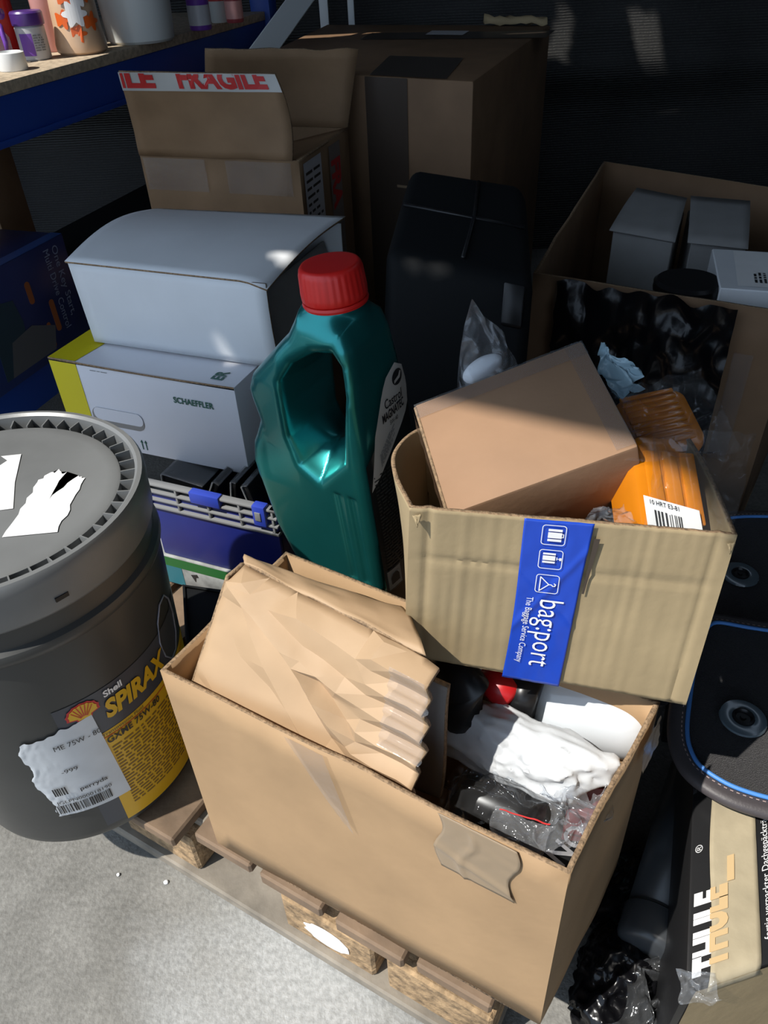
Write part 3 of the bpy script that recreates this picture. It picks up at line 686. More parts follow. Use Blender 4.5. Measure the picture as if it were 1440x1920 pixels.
stroke('hanger_icon', [(.0665, .0345), (.0585, .0265), (.0745, .0265), (.0665, .0345), (.0665, .0368), (.0680, .0382), (.0678, .0400), (.0660, .0405), (.0650, .0392)], .0005)
sheet('tape', lambda u, v: ont(.575 - .004 * v + .018 * u * (1 - v * .6), .93 - .32 * v, .0036), 3, 12, TAPEGR, tc_)
# torn corner scraps at the carton mouth
for (p, sz) in ((tFLt + V((.006, -.0015, -.001)), .008), (tFRt + V((-.006, -.0015, -.001)), .007)):
    o = sheet('torn_flap', lambda u, v: p + V((sz * (u - .5) * (1 - v), -.003 - .003 * v, -.004 - sz * 1.3 * v + .003 * nz((u * 9, v * 9, 1)))), 6, 6, KRAFT2, tc_, .001)

# brown carton tilted in the taped carton
def eul(rx, ry, rz): return Matrix.Rotation(rz, 3, 'Z') @ Matrix.Rotation(ry, 3, 'Y') @ Matrix.Rotation(rx, 3, 'X')
bM = eul(math.radians(14.0), math.radians(-18.9), math.radians(3.8)); bo = V((.1737, .675, .578)); bl, bw, bh = .1827, .1512, .1332
def bp_(a, b, c): return bo + bM @ V(((a - .5) * bl, (b - .5) * bw, c * bh))
bc = thing('brown_carton', 'small closed brown carton tilted in the taped carton mouth', 'carton', bp_(.5, .5, .15))
hexa('body', [bp_(0, 0, .15), bp_(1, 0, .15), bp_(1, 1, .15), bp_(0, 1, .15)], [bp_(0, 0, 1), bp_(1, 0, 1), bp_(1, 1, 1), bp_(0, 1, 1)], KRAFT3, bc, .003, 2)
def btape(u, v):   # clear tape over left edge of the top
    return bp_(-.012, .0, .0) + (bp_(0, 0, 1) - bp_(0, 0, 0)) * (.55 + .45 * v) + (bp_(0, 1, 0) - bp_(0, 0, 0)) * u + (bM @ V((-1, 0, 0))) * (.001 + .003 * abs(nz((u * 7, v * 3, 0))))
sheet('tape', btape, 24, 6, TAPECL, bc)
sheet('tape', lambda u, v: bp_(.995 - .10 * v, .02 + .97 * u, 1.0) + (bM @ V((0, 0, 1))) * (.0012 + .002 * abs(nz((u * 9, v * 3, 4)))), 24, 6, TAPECL, bc)
sheet('tape', lambda u, v: bp_(u, .995 - .14 * v, 1.0) + (bM @ V((0, 0, 1))) * (.0012 + .0015 * abs(nz((u * 9, v * 3, 8)))), 24, 6, TAPECL, bc)
hexa('flap_edge', [bp_(-.004, .02, .90), bp_(.012, .02, .90), bp_(.012, .98, .90), bp_(-.004, .98, .90)], [bp_(-.006, .02, 1.006), bp_(.012, .02, 1.006), bp_(.012, .98, 1.006), bp_(-.006, .98, 1.006)], KEDGE, bc, .001, 1)

# amber lamp lenses bagged beside it
def lens(name, label, p00, p10, p01, depth, ribs, m):
    F = FF(p00, p10, p01); t = thing(name, label, 'lamp lens', F(F.w / 2, F.h / 2, -depth))
    vs = []; n = 40
    for d, ins in ((-depth, .0), (-.010, .0), (-.003, .003), (0, .010)): vs += [F(a, b, d) for a, b in rrect(F.w - 2 * ins, F.h - 2 * ins, max(.004, .014 - ins), 6, F.w / 2, F.h / 2)]
    k = len(vs) // 4; fs = [tuple(range(k))[::-1]]
    for j in range(3): fs += [(j * k + i, j * k + (i + 1) % k, (j + 1) * k + (i + 1) % k, (j + 1) * k + i) for i in range(k)]
    fs.append(tuple(range(3 * k, 4 * k)))
    smooth_by_angle(raw('lens_body', vs, fs, m, t), 30)
    if ribs:
        for i in range(ribs):
            y = F.h * (i + .6) / (ribs + .2) * .92 + .004
            smooth_by_angle(boxat('rib', F(.008, y, -.001), F.u * (F.w - .022), F.v * (F.h / ribs * .55), F.n * .0035, m, t, .0012, 2), 30)
    return t, F
l1, F1 = lens('amber_lens', 'ribbed amber lamp lens behind the brown carton corner', (0.2551,0.6305,0.6600), (0.3344,0.6449,0.6650), (0.2442,0.6961,0.6900), .05, 9, AMBER)
l2, F2 = lens('amber_lens', 'smooth amber lamp lens with barcode sticker at the taped carton right wall', (0.2277,0.5171,0.6550), (0.2844,0.5202,0.6450), (0.2674,0.6087,0.7000), .05, 0, AMBER)
for i in range(3): smooth_by_angle(boxat('facet', F2(.012 + i * F2.w * .31, .012, -.002), F2.u * (F2.w * .26), F2.v * (F2.h - .03), F2.n * .004, AMBER, l2, .003, 2), 30)
st = sheet('sticker', lambda u, v: F2(.002 + .052 * u, .002 + .034 * v - .012 * u, .0075), 6, 4, PAPERW, l2)
rows('barcode', barcode(.026, .016, 5), lambda a, b, l: F2(.010 + a, .010 + b - .012 * a / .052 - .004, .0082), BLACKTXT, st)
text('lettering', '10 HRT E3-81', .0062, lambda x, y, l: F2(.006 + x, .028 + y - .22 * x, .0084), BLACKTXT, st, 0, sx=.8)
crumple('clear_bag', 'clear plastic bag wrapped round the ribbed amber lens', 'bag', [(0.2252,0.5696,0.6900), (0.3291,0.5865,0.6900), (0.3236,0.6871,0.7200), (0.2293,0.6710,0.7100)], CLEAR, .008, 44, 11.0, fr=3)
crumple('clear_bag', 'clear plastic bag wrapped round the smooth amber lens', 'bag', [(0.2237,0.5144,0.6600), (0.2989,0.5109,0.6580), (0.3505,0.5964,0.7000), (0.2521,0.6002,0.7150)], CLEAR, .007, 50, 14.0, fr=3.2)
crumple('clear_bag', 'milky plastic scrap poking over the blue tape', 'bag', [(0.1708,0.5211,0.6640), (0.2221,0.5111,0.6640), (0.2052,0.5117,0.6900), (0.1785,0.5086,0.6900)], CLEARH, .005, 30, 17.0, fr=3)
crumple('plastic_sachet', 'pale blue plastic sachet behind the brown carton', 'bag', [(0.2383,0.6791,0.7000), (0.2698,0.6847,0.7000), (0.2510,0.6871,0.7300), (0.2252,0.7172,0.7400)], mat('pale_blue_film', (.25, .36, .42), .25, spec=.5, bump=.3, bscale=40), .012, 34, 19.0, fr=3)
# clear bag with a white cap, behind left
cb = thing('clear_bag', 'upright clear bag holding a white part behind the brown carton', 'bag', (0.1000,0.7450,0.6890))
crumple('film', None, None, [V((0.0774,0.7350,0.6489)), V((0.1603,0.7350,0.6780)), V((0.1417,0.7650,0.7276)), V((0.1030,0.7650,0.7801))], CLEARH, .010, 40, 23.0, cb, fr=3)
o = sdf_mesh('white_part', lambda X, Y, Z: np.sqrt((X / 1.9) ** 2 + (Y / 1.2) ** 2 + Z ** 2) * 1.0 - .013 + .002 * wob3(X, Y, Z, 80, 3), (-.04, -.03, -.03), (.04, .03, .03), .0025, WHITEC, cb, ((0.1169,0.7650,0.6957), [[.80, -.1, .58], [0.1, 1, 0], [-.58, 0, .8]]))

# ================================================================== OIL BOTTLE
A_ = V((-.085, 0, .985)).normalized(); U_ = V((math.cos(math.radians(-37)), math.sin(math.radians(-37)), 0)); U_ = (U_ - A_ * U_.dot(A_)).normalized(); T_ = A_.cross(U_)
BO = V((-0.0088,0.7800,0.3609))
def bw_(u, t, h): return BO + U_ * u + T_ * t + A_ * h
bs = thing('small_carton', 'small plain carton under the oil bottle', 'carton', bw_(-.10, .065, -.06) * 1.0); bs.location.z = .1455
bsp = [bw_(-.16, .012, 0), bw_(-.03, .012, 0), bw_(-.03, .118, 0), bw_(-.16, .118, 0)]
hexa('body', [V((p.x, p.y, .1455)) for p in bsp], [V((p.x, p.y, .300)) for p in bsp], KRAFTD, bs, .003, 2)
bt_ = thing('oil_bottle', 'tall teal green oil bottle with moulded handle and red cap', 'bottle', bw_(-.095, .065, -.055))
PROF = [(-.014, -.055), (-.004, -.03), (0, .06), (0, .30), (-.003, .345), (-.012, .372), (-.085, .388), (-.107, .356), (-.190, .285), (-.203, .262), (-.203, .245), (-.198, .212), (-.221, .172), (-.225, .14), (-.217, .11), (-.208, .032), (-.190, -.02), (-.172, -.055)]
HOLE = [(-.120, .288), (-.096, .316), (-.060, .338), (-.030, .345), (-.018, .325), (-.018, .285), (-.036, .190), (-.085, .145), (-.116, .165), (-.128, .205)]
SEE = [(-.118, .282), (-.095, .312), (-.066, .316), (-.062, .30), (-.082, .228), (-.100, .212), (-.116, .220), (-.124, .252)]
def bottle_sdf(X, Y, Z):
    d2 = poly_sdf(X, Z, PROF) + .006
    tt = np.abs(Y - .065)
    halfw = .058 - .012 * np.clip((Z - .28) / .1, 0, 1) - .010 * np.clip((-.12 - X) / .06, 0, 1) * np.clip((Z - .12) / .06, 0, 1)
    d = smax(d2, tt - halfw, .022)
    s = np.clip(1 - tt / .060, 0, 1); s = s * s * (3 - 2 * s)
    s = s * .45; dh = poly_sdf(X, Z, HOLE) * (1 - s) + poly_sdf(X, Z, SEE) * s
    d = smax(d, -dh, .012)
    for u0 in (-.055, -.032):
        g = np.sqrt(np.maximum((X - u0) ** 2 + (Y - .004) ** 2, 1e-12)) - .006; g = np.maximum(g, np.abs(Z - .06) - .075); d = smax(d, -g, .005)
    neck = np.maximum(np.sqrt((X + .052) ** 2 + (Y - .065) ** 2) - .033, np.abs(Z - .38) - .03)
    return smin(d, neck, .02)
sdf_mesh('body', bottle_sdf, (-.245, -.015, -.075), (.02, .145, .425), .003, TEAL, bt_, (tuple(BO), [tuple(U_), tuple(T_), tuple(A_)]))
def capw(a, h): return 1 + (.022 * (math.cos(a * 30) > 0) if .004 < h < .034 else 0)
cp = lathe('cap', [(0, 0), (.037, 0), (.039, .003), (.0385, .010), (.037, .032), (.0365, .037), (.034, .0405), (.031, .0408), (0, .0405)], bw_(-.052, .065, .388), REDCAP, bt_, 120, A_, closed=False, ang=60, wob=capw)
cp['label'] = 'red ribbed screw cap'
lathe('collar', [(0, 0), (.0385, 0), (.0395, .003), (.0385, .006), (0, .006)], bw_(-.052, .065, .382), REDCAP, bt_, 48, A_, closed=False)
# label on the narrow end face (u = 0): a along t, b along height
def lab(a, b, l): return bw_(.0068 + l - .004 * ((a - .065) / .05) ** 4 - .0015 , a, b)
def outline_patch(nm, pts, m, lift, parent, n=14):
    ys = [p[1] for p in pts]; y0, y1 = min(ys), max(ys); vs = []; fs = []
    def xr(y):
        xs = []
        for i in range(len(pts)):
            a, b = pts[i - 1], pts[i]
            if (a[1] - y) * (b[1] - y) <= 0 and a[1] != b[1]: xs.append(a[0] + (b[0] - a[0]) * (y - a[1]) / (b[1] - a[1]))
        return (min(xs), max(xs)) if xs else (pts[0][0], pts[0][0])
    for j in range(n + 1):
        y = y0 + (y1 - y0) * (j + (.001 if j == 0 else (-.001 if j == n else 0))) / n; a, b = xr(y)
        for i in range(7): vs.append(lab(a + (b - a) * i / 6, y, lift))
    for j in range(n):
        for i in range(6): fs.append((j * 7 + i, j * 7 + i + 1, (j + 1) * 7 + i + 1, (j + 1) * 7 + i))
    return raw(nm, vs, fs, m, parent, True)
dk = outline_patch('back_label', [(.014, -.03), (.116, -.03), (.116, .25), (.014, .20)], BLKLAB, -.0045, bt_)
wh = outline_patch('front_label', [(.016, .150), (.112, .232), (.116, .262), (.108, .290), (.092, .300), (.078, .298), (.060, .275), (.035, .225)], LABW, -.0038, bt_)
text('lettering', 'Castrol', .018, lambda x, y, l: lab(.060 + x, .250 + y, -.003), BLACKTXT, wh, .012, sx=.72)
text('lettering', 'MAGNATEC', .0165, lambda x, y, l: lab(.052 + x, .234 + y + .06 * x, -.003), BLACKTXT, wh, .03, sx=.54)
text('lettering', '5W-40', .009, lambda x, y, l: lab(.066 + x, .225 + y, -.003), BLACKTXT, wh, .0, sx=.7)
lg = [(.093 + .0115 * math.cos(a * math.pi / 12), .280 + .0105 * math.sin(a * math.pi / 12)) for a in range(24)]
raw('logo', [lab(a, b, -.003) for a, b in lg], [tuple(range(24))], BLACKTXT, wh)
raw('logo_swirl', [lab(a, b, -.0025) for a, b in [(.085, .274), (.098, .277), (.102, .284), (.099, .286), (.095, .281), (.085, .278)]], [(0, 1, 4, 5), (1, 2, 3, 4)], LABW, wh)
rows('fine_print', fine_print(.06, .03, .004, 4), lambda a, b, l: lab(.038 + a * .6, .190 + b * .7 + .5 * (a - .03), -.0030), GREYRAIL, wh)
rows('fine_print', fine_print(.085, .17, .0055, 8, .4), lambda a, b, l: lab(.022 + a, -.0 + b, -.0037), mat('faint_grey_print', (.06, .065, .06), .5), dk)
outline_patch('icon_sticker', [(.018, -.026), (.045, -.026), (.045, .008), (.018, .008)], LABW, -.0036, dk, 4)
raw('icon', [lab(a, b, -.0028) for a, b in [(.023, -.018), (.040, -.018), (.040, -.006), (.036, .0), (.027, .0), (.023, -.006)]], [(0, 1, 2, 3, 4, 5)], BLACKTXT, dk)

# ================================================================== PAIL
PC = V((-.445, .695, 0)); PZ0 = .1455
pl = thing('oil_pail', 'large dark grey plastic oil pail with lid and yellow label', 'pail', PC + V((0, 0, PZ0)))
def prz(z): return .155 + .015 * (z - .144) / .31
body = [(0, 0), (.140, 0), (.149, .003), (.153, .010), (.1556, .022)] + [(prz(.144 + h), h) for h in (.06, .12, .20, .28, .34)] + [(.1715, .362), (.176, .368), (.1775, .374), (.176, .380), (.1705, .384), (.1705, .420), (0, .420)]
lathe('body', [(r, h) for r, h in body], PC + V((0, 0, PZ0)), PAIL, pl, 96, closed=False, ang=30)
lid = lathe('lid', [(.160, .400), (.1745, .410), (.1765, .414), (.1772, .440), (.1785, .452), (.1785, .462), (.176, .4665), (.171, .4670), (.1675, .464), (.1665, .445), (.1505, .444), (.1500, .457), (.147, .4585), (.135, .4588), (0, .4592)], PC + V((0, 0, PZ0)), PAILL, pl, 96, closed=False, ang=30)
for i in range(48):
    a = 2 * math.pi * i / 48; d = V((math.cos(a), math.sin(a), 0)); tdir = V((-d.y, d.x, 0))
    boxat('rib', PC + d * .1505 + tdir * -.0008 + V((0, 0, PZ0 + .4445)), d * .017, tdir * .0016, V((0, 0, .0150)), PAILL, lid)
boxat('lid_slot', PC + V((math.cos(math.radians(-50)), math.sin(math.radians(-50)), 0)) * .1768 + V((0, 0, PZ0 + .424)), V((.010, .010, 0)), V((.0012, -.0012, 0)), V((0, 0, .005)), BLKPL, lid)
def torn(pts_fn, nm, m, parent, n=60): 
    P = pts_fn(n); return P
def lidp(a, b, l): return V((a, b, PZ0 + .4594 + l))
def torn_edge(a, b, n, amp, sd):
    a, b = V((*a, 0)), V((*b, 0)); d = (b - a); nn = V((-d.y, d.x, 0)).normalized(); rnd = random.Random(sd)
    return [tuple((a + d * (i / n) + nn * (amp * rnd.uniform(-1, 1) if 0 < i else 0)).xy) for i in range(n)]
def paper(nm, pts, place, m, parent, l=.0006):
    bm = bmesh.new(); fv = [bm.verts.new(place(a, b, l) - wloc(parent)) for a, b in pts]; f = bm.faces.new(fv); bmesh.ops.triangulate(bm, faces=[f])
    me = bpy.data.meshes.new(nm); bm.to_mesh(me); bm.free(); return link(nm, me, m, parent)
def xy(p): return (p[0], p[1])
c1, c2, c3, c4, c5, c6 = [xy(p) for p in ((-0.3954,0.6224,0.6050), (-0.3393,0.6266,0.6050), (-0.3379,0.7197,0.6050), (-0.3459,0.7287,0.6050), (-0.3619,0.7375,0.6050), (-0.3805,0.7381,0.6050))]
pp = torn_edge(c1, c2, 3, 0, 1) + torn_edge(c2, c3, 10, .002, 2) + torn_edge(c3, c4, 5, .006, 3) + torn_edge(c4, xy((-0.3661,0.6839,0.6050)), 6, .003, 4) + torn_edge(xy((-0.3661,0.6839,0.6050)), c5, 6, .003, 5) + torn_edge(c5, c6, 8, .006, 6) + torn_edge(c6, xy((-0.3903,0.7190,0.6050)), 5, .003, 7) + torn_edge(xy((-0.3903,0.7190,0.6050)), xy((-0.3914,0.6604,0.6050)), 6, .002, 8) + torn_edge(xy((-0.3914,0.6604,0.6050)), c1, 4, .001, 9)
o = paper('torn_label', pp, lidp, PAPERW, lid); o['label'] = 'torn white paper label remnant'
pp = [xy(p) for p in ((-0.4475,0.6649,0.6050), (-0.4010,0.6715,0.6050), (-0.4165,0.7212,0.6050), (-0.4293,0.7800,0.6050), (-0.4526,0.7775,0.6050), (-0.4414,0.7675,0.6050), (-0.4504,0.7506,0.6050), (-0.4806,0.7643,0.6050))]
o = paper('torn_label', pp, lidp, PAPERW, lid); o['label'] = 'torn white paper label remnant'
# curved labels on the pail side: a = degrees round, b = height (world z)
def side(deg, z, l=0): a = math.radians(deg); r = prz(z) + .0006 + l; return V((PC.x + r * math.cos(a), PC.y + r * math.sin(a), z))
def patch(nm, a0, a1, z0, z1, m, parent, l=0.0, zt=None, n=24):
    return sheet(nm, lambda u, v: side(a0 + (a1 - a0) * u, z0 + ((zt(u) if zt else z1) - z0) * v, l), n, 8, m, parent)
lb = patch('front_label', -66, 14, .172, .42, PAILDK, pl, .0, n=40)
yl = patch('yellow_panel', -56.5, 14, .166, .350, PAILYEL, lb, .0004, n=40)
DEG = 57.3 / .163
def stext(s, size, deg, z, m, parent, **k):
    text('lettering', s, size, lambda x, y, l: side(deg + x * DEG, z + y, l + .0008), m, parent, **k)
stext('Shell', .0140, -47, .4055, WHITETXT, lb, bold=.03, sx=.9)
stext('SPIRAX', .0400, -48.5, .3705, PAILYEL, lb, bold=.045, sx=.70, shear=.15)
stext('Transmission Fluid', .0075, -53, .3440, BLACKTXT, yl)
stext('GXME 75W-80', .0155, -52, .3285, BLACKTXT, yl, bold=.02, sx=.80)
patch('red_line', -56.5, 14, .3400, .3412, REDTXT, yl, .0009)
rows('fine_print', fine_print(.18, .135, .0062, 12, .45), lambda a, b, l: side(-51 + a * DEG, .184 + b, .0009), mat('brown_print', (.22, .12, .02), .5), yl)
# swoosh rings above the name
tube('swoosh', [side(-6 + 9 * math.cos(t / 10 * 6.28), .405 + .05 * math.sin(t / 10 * 6.28), .001) for t in range(20)], .0012, mat('pale_swoosh', (.22, .24, .3), .4), lb, 5)
# scallop emblem
def em(x, y, l): return side(-56.0 + x * DEG, .402 + y, l + .0012)
sc = []
for i in range(25):
    a = math.pi * (1.08 - 1.16 * i / 24); r = .0185 * (1 + .04 * math.cos(i * math.pi / 1.5)); sc.append((r * math.cos(a), r * math.sin(a) * .92 - .002))
sc += [(.009, -.009), (.008, -.013), (-.008, -.013), (-.009, -.009)]
paper('emblem_rim', sc, em, REDTXT, lb, 0)
sc2 = [(x * .84, y * .84 + .0002) for x, y in sc]; paper('emblem', sc2, em, PAILYEL, lb, .0005)
for i in range(7):
    a = math.radians(30 + 20 * i); p0, p1 = (.004 * math.cos(a), -.009 + .003 * math.sin(a)), (.0135 * math.cos(a), .0125 * math.sin(a)); w_ = .0005; q = (-math.sin(a) * w_, math.cos(a) * w_)
    raw('emblem_ray', [em(p0[0] + q[0], p0[1] + q[1], .001), em(p0[0] - q[0], p0[1] - q[1], .001), em(p1[0] - q[0], p1[1] - q[1], .001), em(p1[0] + q[0], p1[1] + q[1], .001)], [(0, 1, 2, 3)], REDTXT, lb)
# white stock sticker with torn left edge
def sti(u, v):
    le = -82.5 + 5 * nz((v * 3.2, 3, 0)) + 1.6 * nz((v * 17, 1, 0)); d = le + (-50.5 - 3 * v - le) * u
    top = .392 - .012 * (1 - u) + .006 * nz((u * 8, 5, 0)) * (u < .8); bot = .226 - .004 * u
    return side(d, bot + (top - bot) * v, .0014 + .0018 * max(0, .45 - u) * abs(nz((u * 14, v * 12, 3))) * 2)
sk = sheet('stock_sticker', sti, 40, 40, STICK, pl); sk['label'] = 'white stock sticker with torn left edge'
stext('ME 75W - 80', .0120, -71, .3575, BLACKTXT, sk, sx=.80, lift=.0022); stext('-999', .0105, -72.5, .312, BLACKTXT, sk, lift=.0022)
stext('perryda', .0105, -69, .270, BLACKTXT, sk, bold=.01, lift=.0022); stext('JGLPN000018190', .0090, -80, .2530, BLACKTXT, sk, sx=1.0, lift=.0022)
rows('barcode', barcode(.066, .018, 9), lambda a, b, l: side(-82 + a * DEG, .2315 + b, .0026), BLACKTXT, sk)
rows('barcode', barcode(.014, .016, 19), lambda a, b, l: side(-79 + a * DEG, .272 + b, .0036), BLACKTXT, sk)

# ================================================================== LEFT STACK
# scuffed green and white carton on the pallet
sM = Matrix.Rotation(math.radians(-22.9), 3, 'Z'); 
def frame_at(o, yaw): 
    c, s = math.cos(math.radians(yaw)), math.sin(math.radians(yaw)); return V(o), V((c, s, 0)), V((-s, c, 0)), V((0, 0, 1))
go, gu, gvv, gz = frame_at((-0.3462,0.9214,0.2850), -22.9); go.z = .1455; GH = .068
_k, gu, gvv, gz = frame_at((-0.4001,1.0426,0.3720), -23.5); go = V((_k.x, _k.y, .1455)) + gu * .02 + gvv * .002
gb_ = thing('scuffed_carton', 'scuffed white and green carton at the bottom of the left stack', 'carton', go + gu * .14 + gvv * .12)
hexa('body', [go + gu * -.05, go + gu * .20, go + gu * .20 + gvv * .28, go + gu * -.05 + gvv * .28], [p + gz * GH for p in (go + gu * -.05, go + gu * .20, go + gu * .20 + gvv * .28, go + gu * -.05 + gvv * .28)], SCUFF, gb_, .003, 2)
gF = FF(go + gu * -.05, go + gu * .20, go + gu * -.05 + gz * GH)
sheet('green_band', lambda u, v: gF(.002 + .24 * u, .045 + .021 * v, .0005), 2, 2, GREENBOX, gb_); sheet('teal_band', lambda u, v: gF(.002 + .065 * u, .003 + .042 * v, .0005), 2, 2, TEALPR, gb_)
poly_prism('tear_mark', [(.085, .035), (.098, .039), (.10, .033), (.094, .031), (.092, .02)], gF, 0, .0008, BLACKTXT, gb_)
tr4 = [V((-0.3239,0.8508,0.1900)), V((-0.2280,0.8332,0.1900)), V((-0.2337,0.9502,0.1900)), V((-0.3528,0.9824,0.1900))]
ty = thing('dark_filler', 'black block added to darken the pallet below the scuffed carton', 'tray', (ctr(tr4).x, ctr(tr4).y, .1455))  # dark filler put where the pallet would otherwise catch the sun
hexa('body', [V((p.x, p.y, .1455)) for p in tr4], tr4, BLKMATTE, ty, .004, 2); tube('rim', [p + V((0, 0, .001)) for p in tr4], .004, BLKMATTE, ty, 8, True)
# blue drawer bin with grey rails
ko, ku, kv, kz = frame_at((-0.4001,1.0426,0.3720), -23.5); KW = (V((-0.1737,0.9296,0.3720)) - ko).length; ko.z = .2145
kb = thing('parts_bin', 'blue plastic parts bin with grey slotted rim under the boxes', 'bin', ko + ku * KW / 2 + kv * .13)
KH = .157; KD = .25
def kbox(nm, u0, u1, v0, v1, z0, z1, m, par, bv=.002): return boxat(nm, ko + ku * u0 + kv * v0 + kz * z0, ku * (u1 - u0), kv * (v1 - v0), kz * (z1 - z0), m, par, bv, 2)
wallf = kbox('wall', .004, KW - .004, .006, .016, 0, KH - .02, BLUEBIN, kb)
kbox('wall', .012, KW - .012, KD, KD + .004, 0, KH - .02, BLUEBIN, kb); kbox('wall', .012, .016, .012, KD, 0, KH - .02, BLUEBIN, kb); kbox('wall', KW - .016, KW - .012, .012, KD, 0, KH - .02, BLUEBIN, kb); kbox('base', .012, KW - .012, .012, KD, 0, .004, BLUEBIN, kb)
for (z0, z1) in ((.108, .114), (.124, .129), (.140, .145), (.155, .160)): kbox('rail', 0, KW, .0, .014, z0, z1, GREYRAIL, kb)
for (z0, z1) in ((.108, .114), (.155, .160)): kbox('rail', KW - .014, KW, .0, KD, z0, z1, GREYRAIL, kb)
for i in range(5): kbox('rail_web', KW * (.02 + .235 * i), KW * (.02 + .235 * i) + .004, .001, .013, .109, .158, GREYRAIL, kb, .0008)
kbox('rail_back', .0, KW, .0135, .016, .108, .158, GREYRAIL, kb)
cl_ = kbox('clip', KW * .38, KW * .60, -.003, .012, .141, .163, BLUECLIP, kb); cl2 = kbox('clip', KW * .84, KW * .93, -.004, .012, .126, .165, BLUECLIP, kb)
kbox('clip_window', KW * .86, KW * .90, -.0055, -.003, .138, .154, GREYRAIL, kb, .0005)
# black glossy cases in the bin
def kcase(lbl, u0, u1, v0, v1, z0, z1, tilt):
    t = thing('cassette_case', lbl, 'case', ko + ku * (u0 + u1) / 2 + kv * (v0 + v1) / 2 + kz * z0)
    a = kz * math.cos(tilt) + ku * math.sin(tilt); b = ku * math.cos(tilt) - kz * math.sin(tilt)
    boxat('shell', ko + ku * u0 + kv * v0 + kz * z0, b * (u1 - u0), kv * (v1 - v0), a * (z1 - z0), BLKPL, t, .004, 2)
    boxat('clear_lid', ko + ku * u0 + kv * (v0 - .002) + kz * z0 + a * (z1 - z0), b * (u1 - u0), kv * (v1 - v0) * .9, a * .0015, TAPECL, t, .0004, 1)
    boxat('edge_strip', ko + ku * u0 + kv * (v0 - .003) + kz * z0, b * .003, kv * .003, a * (z1 - z0), GREYRAIL, t, .0004, 1)
kcase('glossy black plastic case lying flat at left in the bin', .02, .10, .03, .15, .140, .160, .10)
kcase('glossy black case tilted beside the blue clip', .105, .118, .03, .16, .13, .172, .45)
kcase('glossy black case standing at mid bin', .150, .160, .03, .16, .12, .176, .15)
kcase('glossy black case at the right end of the bin', .190, .202, .03, .16, .12, .172, -.25)
# white and yellow bearing carton
so, su, sv, sz = frame_at((-.360, 1.169, .402), -22.9); SL, SD, SH = .355, .30, .135
s0 = V((-.360, 1.169, .370)) - su * (.355 / 2) - sv * (.115 / 2); s0.z = .395
SH = .536 - .395
sb = thing('parts_carton', 'white carton with yellow end and green lettering, hand hole in front', 'carton', s0 + su * SL / 2 + sv * SD / 2)
def sp(a, b, c): return s0 + su * a + sv * b + sz * c
hexa('body', [sp(0, 0, -.022), sp(SL, 0, -.022), sp(SL, SD, -.022), sp(0, SD, -.022)], [sp(0, 0, SH), sp(SL, 0, SH), sp(SL, SD, SH), sp(0, SD, SH)], WHITEGLOSS, sb, .0015, 2)
sF = FF(sp(0, 0, -.022), sp(SL, 0, -.022), sp(0, 0, SH)); sT = FF(sp(0, 0, SH), sp(SL, 0, SH), sp(0, SD, SH)); sS = FF(sp(0, SD, -.022), sp(0, 0, -.022), sp(0, SD, SH))
SHF = SH + .022
sheet('yellow_panel', lambda u, v: sF(.0 + .055 * u, .001 + (SHF - .002) * v, .0007), 2, 2, YELLOW, sb); sheet('yellow_panel', lambda u, v: sT(.0 + (.055 + .03 * v) * u, SD * v, .0007), 2, 2, YELLOW, sb); sheet('yellow_panel', lambda u, v: sS(SD * u, SHF * v, .0007), 2, 2, YELLOW, sb)
sheet('lid_gap', lambda u, v: sF(SL * u, SHF - .0045 + .0028 * v, .0009 + .0008 * math.sin(3.1 * u)), 12, 1, BLKMATTE, sb)
sheet('lid_edge', lambda u, v: sF(SL * u, SHF - .0018 + .003 * v, .0045 * math.sin(3.1 * u) + .001), 12, 1, KEDGE, sb)
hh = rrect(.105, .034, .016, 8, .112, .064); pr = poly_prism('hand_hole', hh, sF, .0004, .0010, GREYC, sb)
poly_prism('hand_hole_flap', rrect(.100, .024, .011, 8, .114, .069), sF, .001, .0016, WHITEGLOSS, sb)
text('lettering', 'SCHAEFFLER', .0150, lambda x, y, l: sF(.237 + x, .118 + y, .0012), GREENTXT, sb, .03, sx=.88)
text('lettering', 'ER', .028, lambda x, y, l: sT(.325 - y * 1.0, .012 + x * .9, .0012), GREENTXT, sb, .03)
for i in (0, 1):
    b_ = .148 + i * .008
    poly_prism('arrow', [(b_, .010), (b_ + .0016, .010), (b_ + .0016, .024), (b_ + .0035, .024), (b_ + .0008, .029), (b_ - .0019, .024), (b_, .024)], sF, .0003, .001, GREENTXT, sb)
rows('fine_print', [(.0, 0, .012, .0012), (.014, 0, .02, .0012), (.022, 0, .034, .0012)], lambda a, b, l: sF(.082 + a, SHF - .012 + b, .001), GREYRAIL, sb)
# plain white carton on top, open at the right end
wo, wu, wv, wz = frame_at((-.264, 1.294, .5375), -22.0); WL, WD, WH = .349, .279, .139
w0 = wo - wu * WL / 2 - wv * WD / 2
ww = thing('white_carton', 'plain white carton with open right end on top of the left stack', 'carton', wo)
def wp(a, b, c): return w0 + wu * a + wv * b + wz * c
hexa('tray', [wp(0, .004, 0), wp(WL - .004, .004, 0), wp(WL - .004, WD, 0), wp(0, WD, 0)], [wp(.002, .004, .004), wp(WL - .004, .004, .004), wp(WL - .004, WD, .004), wp(.002, WD, .004)], WHITEC, ww)
def wtop(u, v):   # lid bows up along its length
    return wp(-.012 * (1 - v) + (WL + .012) * u - .02 * (1 - u) * v, WD * v - .003, WH + .020 * math.sin(math.pi * v) * (1 - .4 * u) * (1 - .2 * u) + .012 * u * v + (-.010 * (u > .9) * (u - .9) / .1 * (1 - v)))
sheet('lid', wtop, 24, 16, WHITEC, ww, .003, KEDGE)
